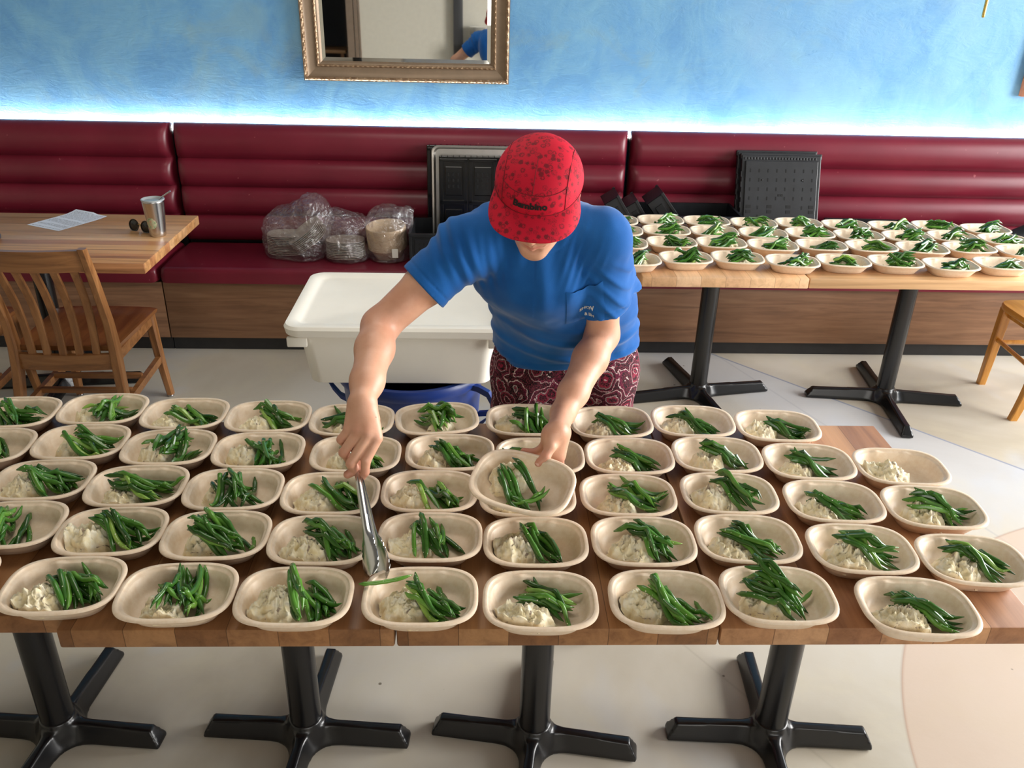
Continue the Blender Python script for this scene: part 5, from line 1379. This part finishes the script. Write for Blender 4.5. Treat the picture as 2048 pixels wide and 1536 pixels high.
# chest pocket with its lettering, laid on the shirt
def pocket():
    # the pocket seen at (1131..1200, 583..648) of the photo: surface points along those sight lines
    n = 15; vs = []; fs = []
    def surf(px, py, lift=.002):
        d = ray(px, py); d = d/np.linalg.norm(d); t = on_surface(SH, CAM, d, 1.55, 2.4); return CAM+d*(t-lift)
    P0 = surf(1132, 584); P1 = surf(1132, 648); Pr = surf(1168, 630)
    ax = (Pr-P1)-(P1-P0)*((Pr-P1) @ (P1-P0))/((P1-P0) @ (P1-P0)); ax /= np.linalg.norm(ax); dn = (P1-P0)/np.linalg.norm(P1-P0); nrm = np.cross(ax, dn); nrm = nrm if nrm @ (CAM-P0) > 0 else -nrm
    Hh = np.linalg.norm(P1-P0); Wd = .088
    def lay(u, v, lift):                                     # u across, v down, dropped onto the cloth
        p = P0+ax*u+dn*v+nrm*.03; t = on_surface(SH, p, -nrm, 0, .08); return p-nrm*(t-lift)
    for i in range(n):
        for j in range(n):
            u, v = i/(n-1), j/(n-1); e = min(u, 1-u, 1-v)*12
            gap = .006*math.exp(-(v/.12)**2)*math.sin(PI*u)
            vs.append(tuple(lay(u*Wd, v*Hh+.010*math.sin(PI*u)*(1-v), .0012+min(.0012, .0012*e)+gap)))
    for i in range(n-1):
        for j in range(n-1): a = i*n+j; fs.append((a, a+1, a+n+1, a+n))
    o = par(MB().add(vs, fs).build('pocket', MT['shirt']))
    for txt, cu, cv, size, arch in (('SHOV', .060, Hh*.60, .0125, 5.0), ('& SH', .066, Hh*.76, .0095, 3.0)):
        tv, tf = text_mesh(txt, size, .0004); out = []
        for x, y, z in tv:
            out.append(tuple(lay(cu-.012+x, cv-y+arch*(x-.018)**2, .0040)))
        t_ = MB().add(out, tf).build('pocket_lettering', MT['white_print'], smooth=False); par(t_); t_.parent = o; t_.matrix_parent_inverse = o.matrix_parent_inverse.inverted() @ Matrix.Identity(4)
        t_.matrix_parent_inverse = Matrix.Identity(4)
    return o
pocket()

def build_trousers():
    S = SDF()
    for sx in (-1, 1):
        S.chain([V3(.236+sx*.092, 2.135, .95), V3(.237+sx*.098, 2.125, .84), V3(.236+sx*.105, 2.13, .62), V3(.236+sx*.11, 2.14, .40), V3(.236+sx*.115, 2.15, .10)], [.094, .103, .098, .090, .082], .035)
    S.cap(V3(.18, 2.17, .86), V3(.29, 2.17, .86), .10, .10, .05)
    S.cap(V3(.19, 2.09, .92), V3(.28, 2.09, .92), .080, .080, .05)
    def post(P, d):
        w_ = .004*np.sin(P[:, 0]*55+vnoise(P, 8, 2)*2)*sstep(.95, .8, P[:, 2])+.003*vnoise(P, 14, 4)
        return np.maximum(np.maximum(d-w_, P[:, 2]-1.0), .075-P[:, 2])
    S.post = post
    v, q = nets(lambda P, c, R: S.ev(P, c, R), (-.02, 1.98, .06), (.48, 2.32, 1.03), .005); v = relax(v, q, 1, .4)
    par(net_obj('trousers', v, q, MT['paisley']))
    for sx in (-1, 1):
        S = SDF(); x = .236+sx*.115
        S.chain([V3(x, 2.18, .045), V3(x+sx*.01, 2.05, .040), V3(x+sx*.02, 1.99, .032)], [.042, .042, .033], .02); S.cap(V3(x, 2.155, .05), V3(x, 2.15, .12), .045, .042, .02)
        S.post = lambda P, d: np.maximum(d, .001-P[:, 2])
        v, q = nets(lambda P, c, R: S.ev(P, c, R), (x-.09, 1.92, -.01), (x+.09, 2.25, .18), .006); par(net_obj('shoe', relax(v, q, 1), q, MT['shoe']))
build_trousers()

def build_cap():
    cz = .043; A_, B_, Hc = .0880, .0975, .0640; cy = .006
    def dome(th, ph, off=0.0):
        """th: angle round (0 = front), ph: 0 rim .. pi/2 top"""
        e = .86; c = math.cos(ph)**e if ph < PI/2-1e-6 else 0.0; s = math.sin(ph)**.92
        fl = 1-.035*math.exp(-(th/.5)**2)*(math.cos(ph) > .3)
        dip = -.018*(1-math.cos(th))/2*(1-math.sin(ph))
        return V3((A_+off)*c*math.sin(th), cy-(B_*fl+off)*c*math.cos(th), cz+dip+(Hc+off)*s)
    N, Mx = 64, 18; rings = []
    for off, order in ((0, range(Mx)),):
        for i in order:
            ph = (PI/2)*(i/(Mx-1))*.985; rings.append([tuple(hl(*dome(2*PI*k/N-PI, ph))) for k in range(N)])
    inner = [[tuple(hl(*dome(2*PI*k/N-PI, (PI/2)*(i/(Mx-1))*.985, -.0025))) for k in range(N)] for i in range(Mx)]
    mb = MB().loft(list(reversed(inner))+rings, True, (True, True))
    cp = par(mb.build('cap', MT['cap']))
    def child(o):
        o.parent = cp; return o
    # brim
    vs = []; n, mm = 33, 10; fs = []
    for layer, dz in ((0, 0.0), (1, -.0032)):
        for i in range(n):
            s = i/(n-1)*2-1; th = s*1.36
            p0 = dome(th, 0.0, -.001)
            ext = .0550*(1-abs(s)**3.2)**.55 if abs(s) < 1 else 0
            for j in range(mm):
                t = j/(mm-1)
                x = p0[0]+t*ext*math.sin(th)*.38*1.0; y = p0[1]-t*ext*(.30+.70*math.cos(th*.55))
                z = p0[2]+.002-.0015-t*.010-.012*(x/.09)**2*t*1.2+dz
                vs.append(tuple(hl(x, y, z)))
    for L_ in (0, 1):
        o = L_*n*mm
        for i in range(n-1):
            for j in range(mm-1):
                a = o+i*mm+j; f = (a, a+mm, a+mm+1, a+1); fs.append(f if L_ == 0 else f[::-1])
    k = n*mm
    for i in range(n-1): a = i*mm+mm-1; fs.append((a, a+mm, a+mm+k, a+k))
    child(MB().add(vs, fs).build('brim', MT['cap']))
    # stitched seams
    def seam(pts): child(MB().tube([hl(*p) for p in pts], .00075, 6).build('seam', MT['black_thread'] if 0 else MT['seam']))
    def ridge(x, lift=.0004):
        pts = []; cm = abs(x)/A_; phm = math.acos(cm**(1/.86))*.995
        for i in range(15): ph = phm*i/14; pts.append(dome(math.asin(max(-1, min(1, x/(A_*math.cos(ph)**.86)))), ph, lift))
        for i in range(13, 6, -1): ph = phm*i/14; pts.append(dome(math.copysign(PI, x)-math.asin(max(-1, min(1, x/(A_*math.cos(ph)**.86)))), ph, lift))
        return pts
    seam(ridge(-.062)); seam(ridge(.062))
    phT = .60
    tw = math.asin(.062/(A_*math.cos(phT)**.86))
    seam([dome(-tw+2*tw*i/20, phT+.05*math.sin(PI*i/20), .0004) for i in range(21)])
    seam([dome(.0, phT+.05+(PI/2*.98-phT-.05)*i/16, .0004) for i in range(17)])
    seam([dome(-1.36+2.72*i/40, .0, .0006) for i in range(41)])
    # embroidered word on the front panel
    out = []; fsx = []; x0 = -.030
    tv, tf = text_mesh('Bambino', .0225, .0011)
    for x, y, z in tv:
        th = (x-.004)/.098; ph = .30+(y-.0045)/.082
        out.append(tuple(hl(*dome(th, ph, .0014))))
    child(MB().add(out, tf).build('cap_lettering', MT['black_thread'], smooth=False))
    # short hair below the cap
    S = SDF(); S.ell((0, .010, .010), (.0780, .0885, .082), .01, 'u', HF); S.cap((0, .075, -.03), (0, .07, -.055), .030, .022, .03, 'u', HF)
    def post(P, d):
        L = (P-HO) @ HM
        d = np.maximum(d, L[:, 2]-.045); d = np.maximum(d, -(L[:, 1]+.012+.25*np.maximum(0, -L[:, 2]-.0)*-1)); return np.maximum(d, -.075-L[:, 2])-.0015*vnoise(P, 90, 2)
    S.post = post
    v, q = nets(lambda P, c, R: S.ev(P, c, R), HO-.16, HO+.16, .004); par(net_obj('hair', relax(v, q, 1), q, MT['hair']))
MT['seam'] = plain('cap_seam_thread', rgb(120, 10, 26), .8)
build_cap()

# ------------------------------------------------------------------ tongs
def tongs():
    tip = V3(*at_z(757, 1152, .8075)); grip = hp(717, 950, .010, RB)
    ax = tip-grip; Lg = np.linalg.norm(ax); ax /= Lg
    side = RT-ax*(RT @ ax); side /= np.linalg.norm(side); nn = np.cross(side, ax)
    nn = nn if nn @ (CAM-grip) > 0 else -nn
    t = thing('tongs', 'steel scalloped serving tongs held in the person\'s hand', 'tongs', tuple(tip))
    top = -.085                                             # hinge end behind the hand
    sv = side*.72-nn*.70; sv /= np.linalg.norm(sv); wv = np.cross(ax, sv); wv = wv if wv @ side > 0 else -wv
    def arm(sg, nm):
        rings = []; m = 60; Ht = Lg+.002
        for i in range(m):
            f = i/(m-1); s = top+(Ht-top)*f                  # distance along from the grip
            spread = .003+.0150*max(0, (s-top)/(Lg-top))**1.1
            h0 = Lg*.60
            hw = .0088+.0020*f if s < h0 else .0108+.0100*math.sin(min(1, (s-h0)/(Lg-h0)/.75)*PI/2)
            if s > h0+.01: hw += .0032*abs(math.sin((s-h0)*PI/.0125))
            e = (Ht-s)/.020
            if e < 1: hw *= max(.30, math.sqrt(max(0, 1-(1-e)**2)))
            cup = .0058 if s < h0 else .0058-.0015*min(1, (s-h0)/.04)
            c = grip+ax*s+sv*sg*spread
            row = [c+wv*a*hw-sv*sg*cup*(abs(a)**2.6) for a in np.linspace(-1, 1, 11)]
            back = [p+sv*sg*.0012 for p in reversed(row)]
            rings.append([tuple(Vector(p-tip)) for p in row+back])
        MB().loft(rings).build(nm, MT['tong_steel'], t)
    arm(-1, 'arm'); arm(1, 'arm')
    p = grip+ax*top-tip
    MB().tube([p-nn*.008, p+nn*.008], .007, 16).build('hinge', MT['tong_steel'], t)
tongs()
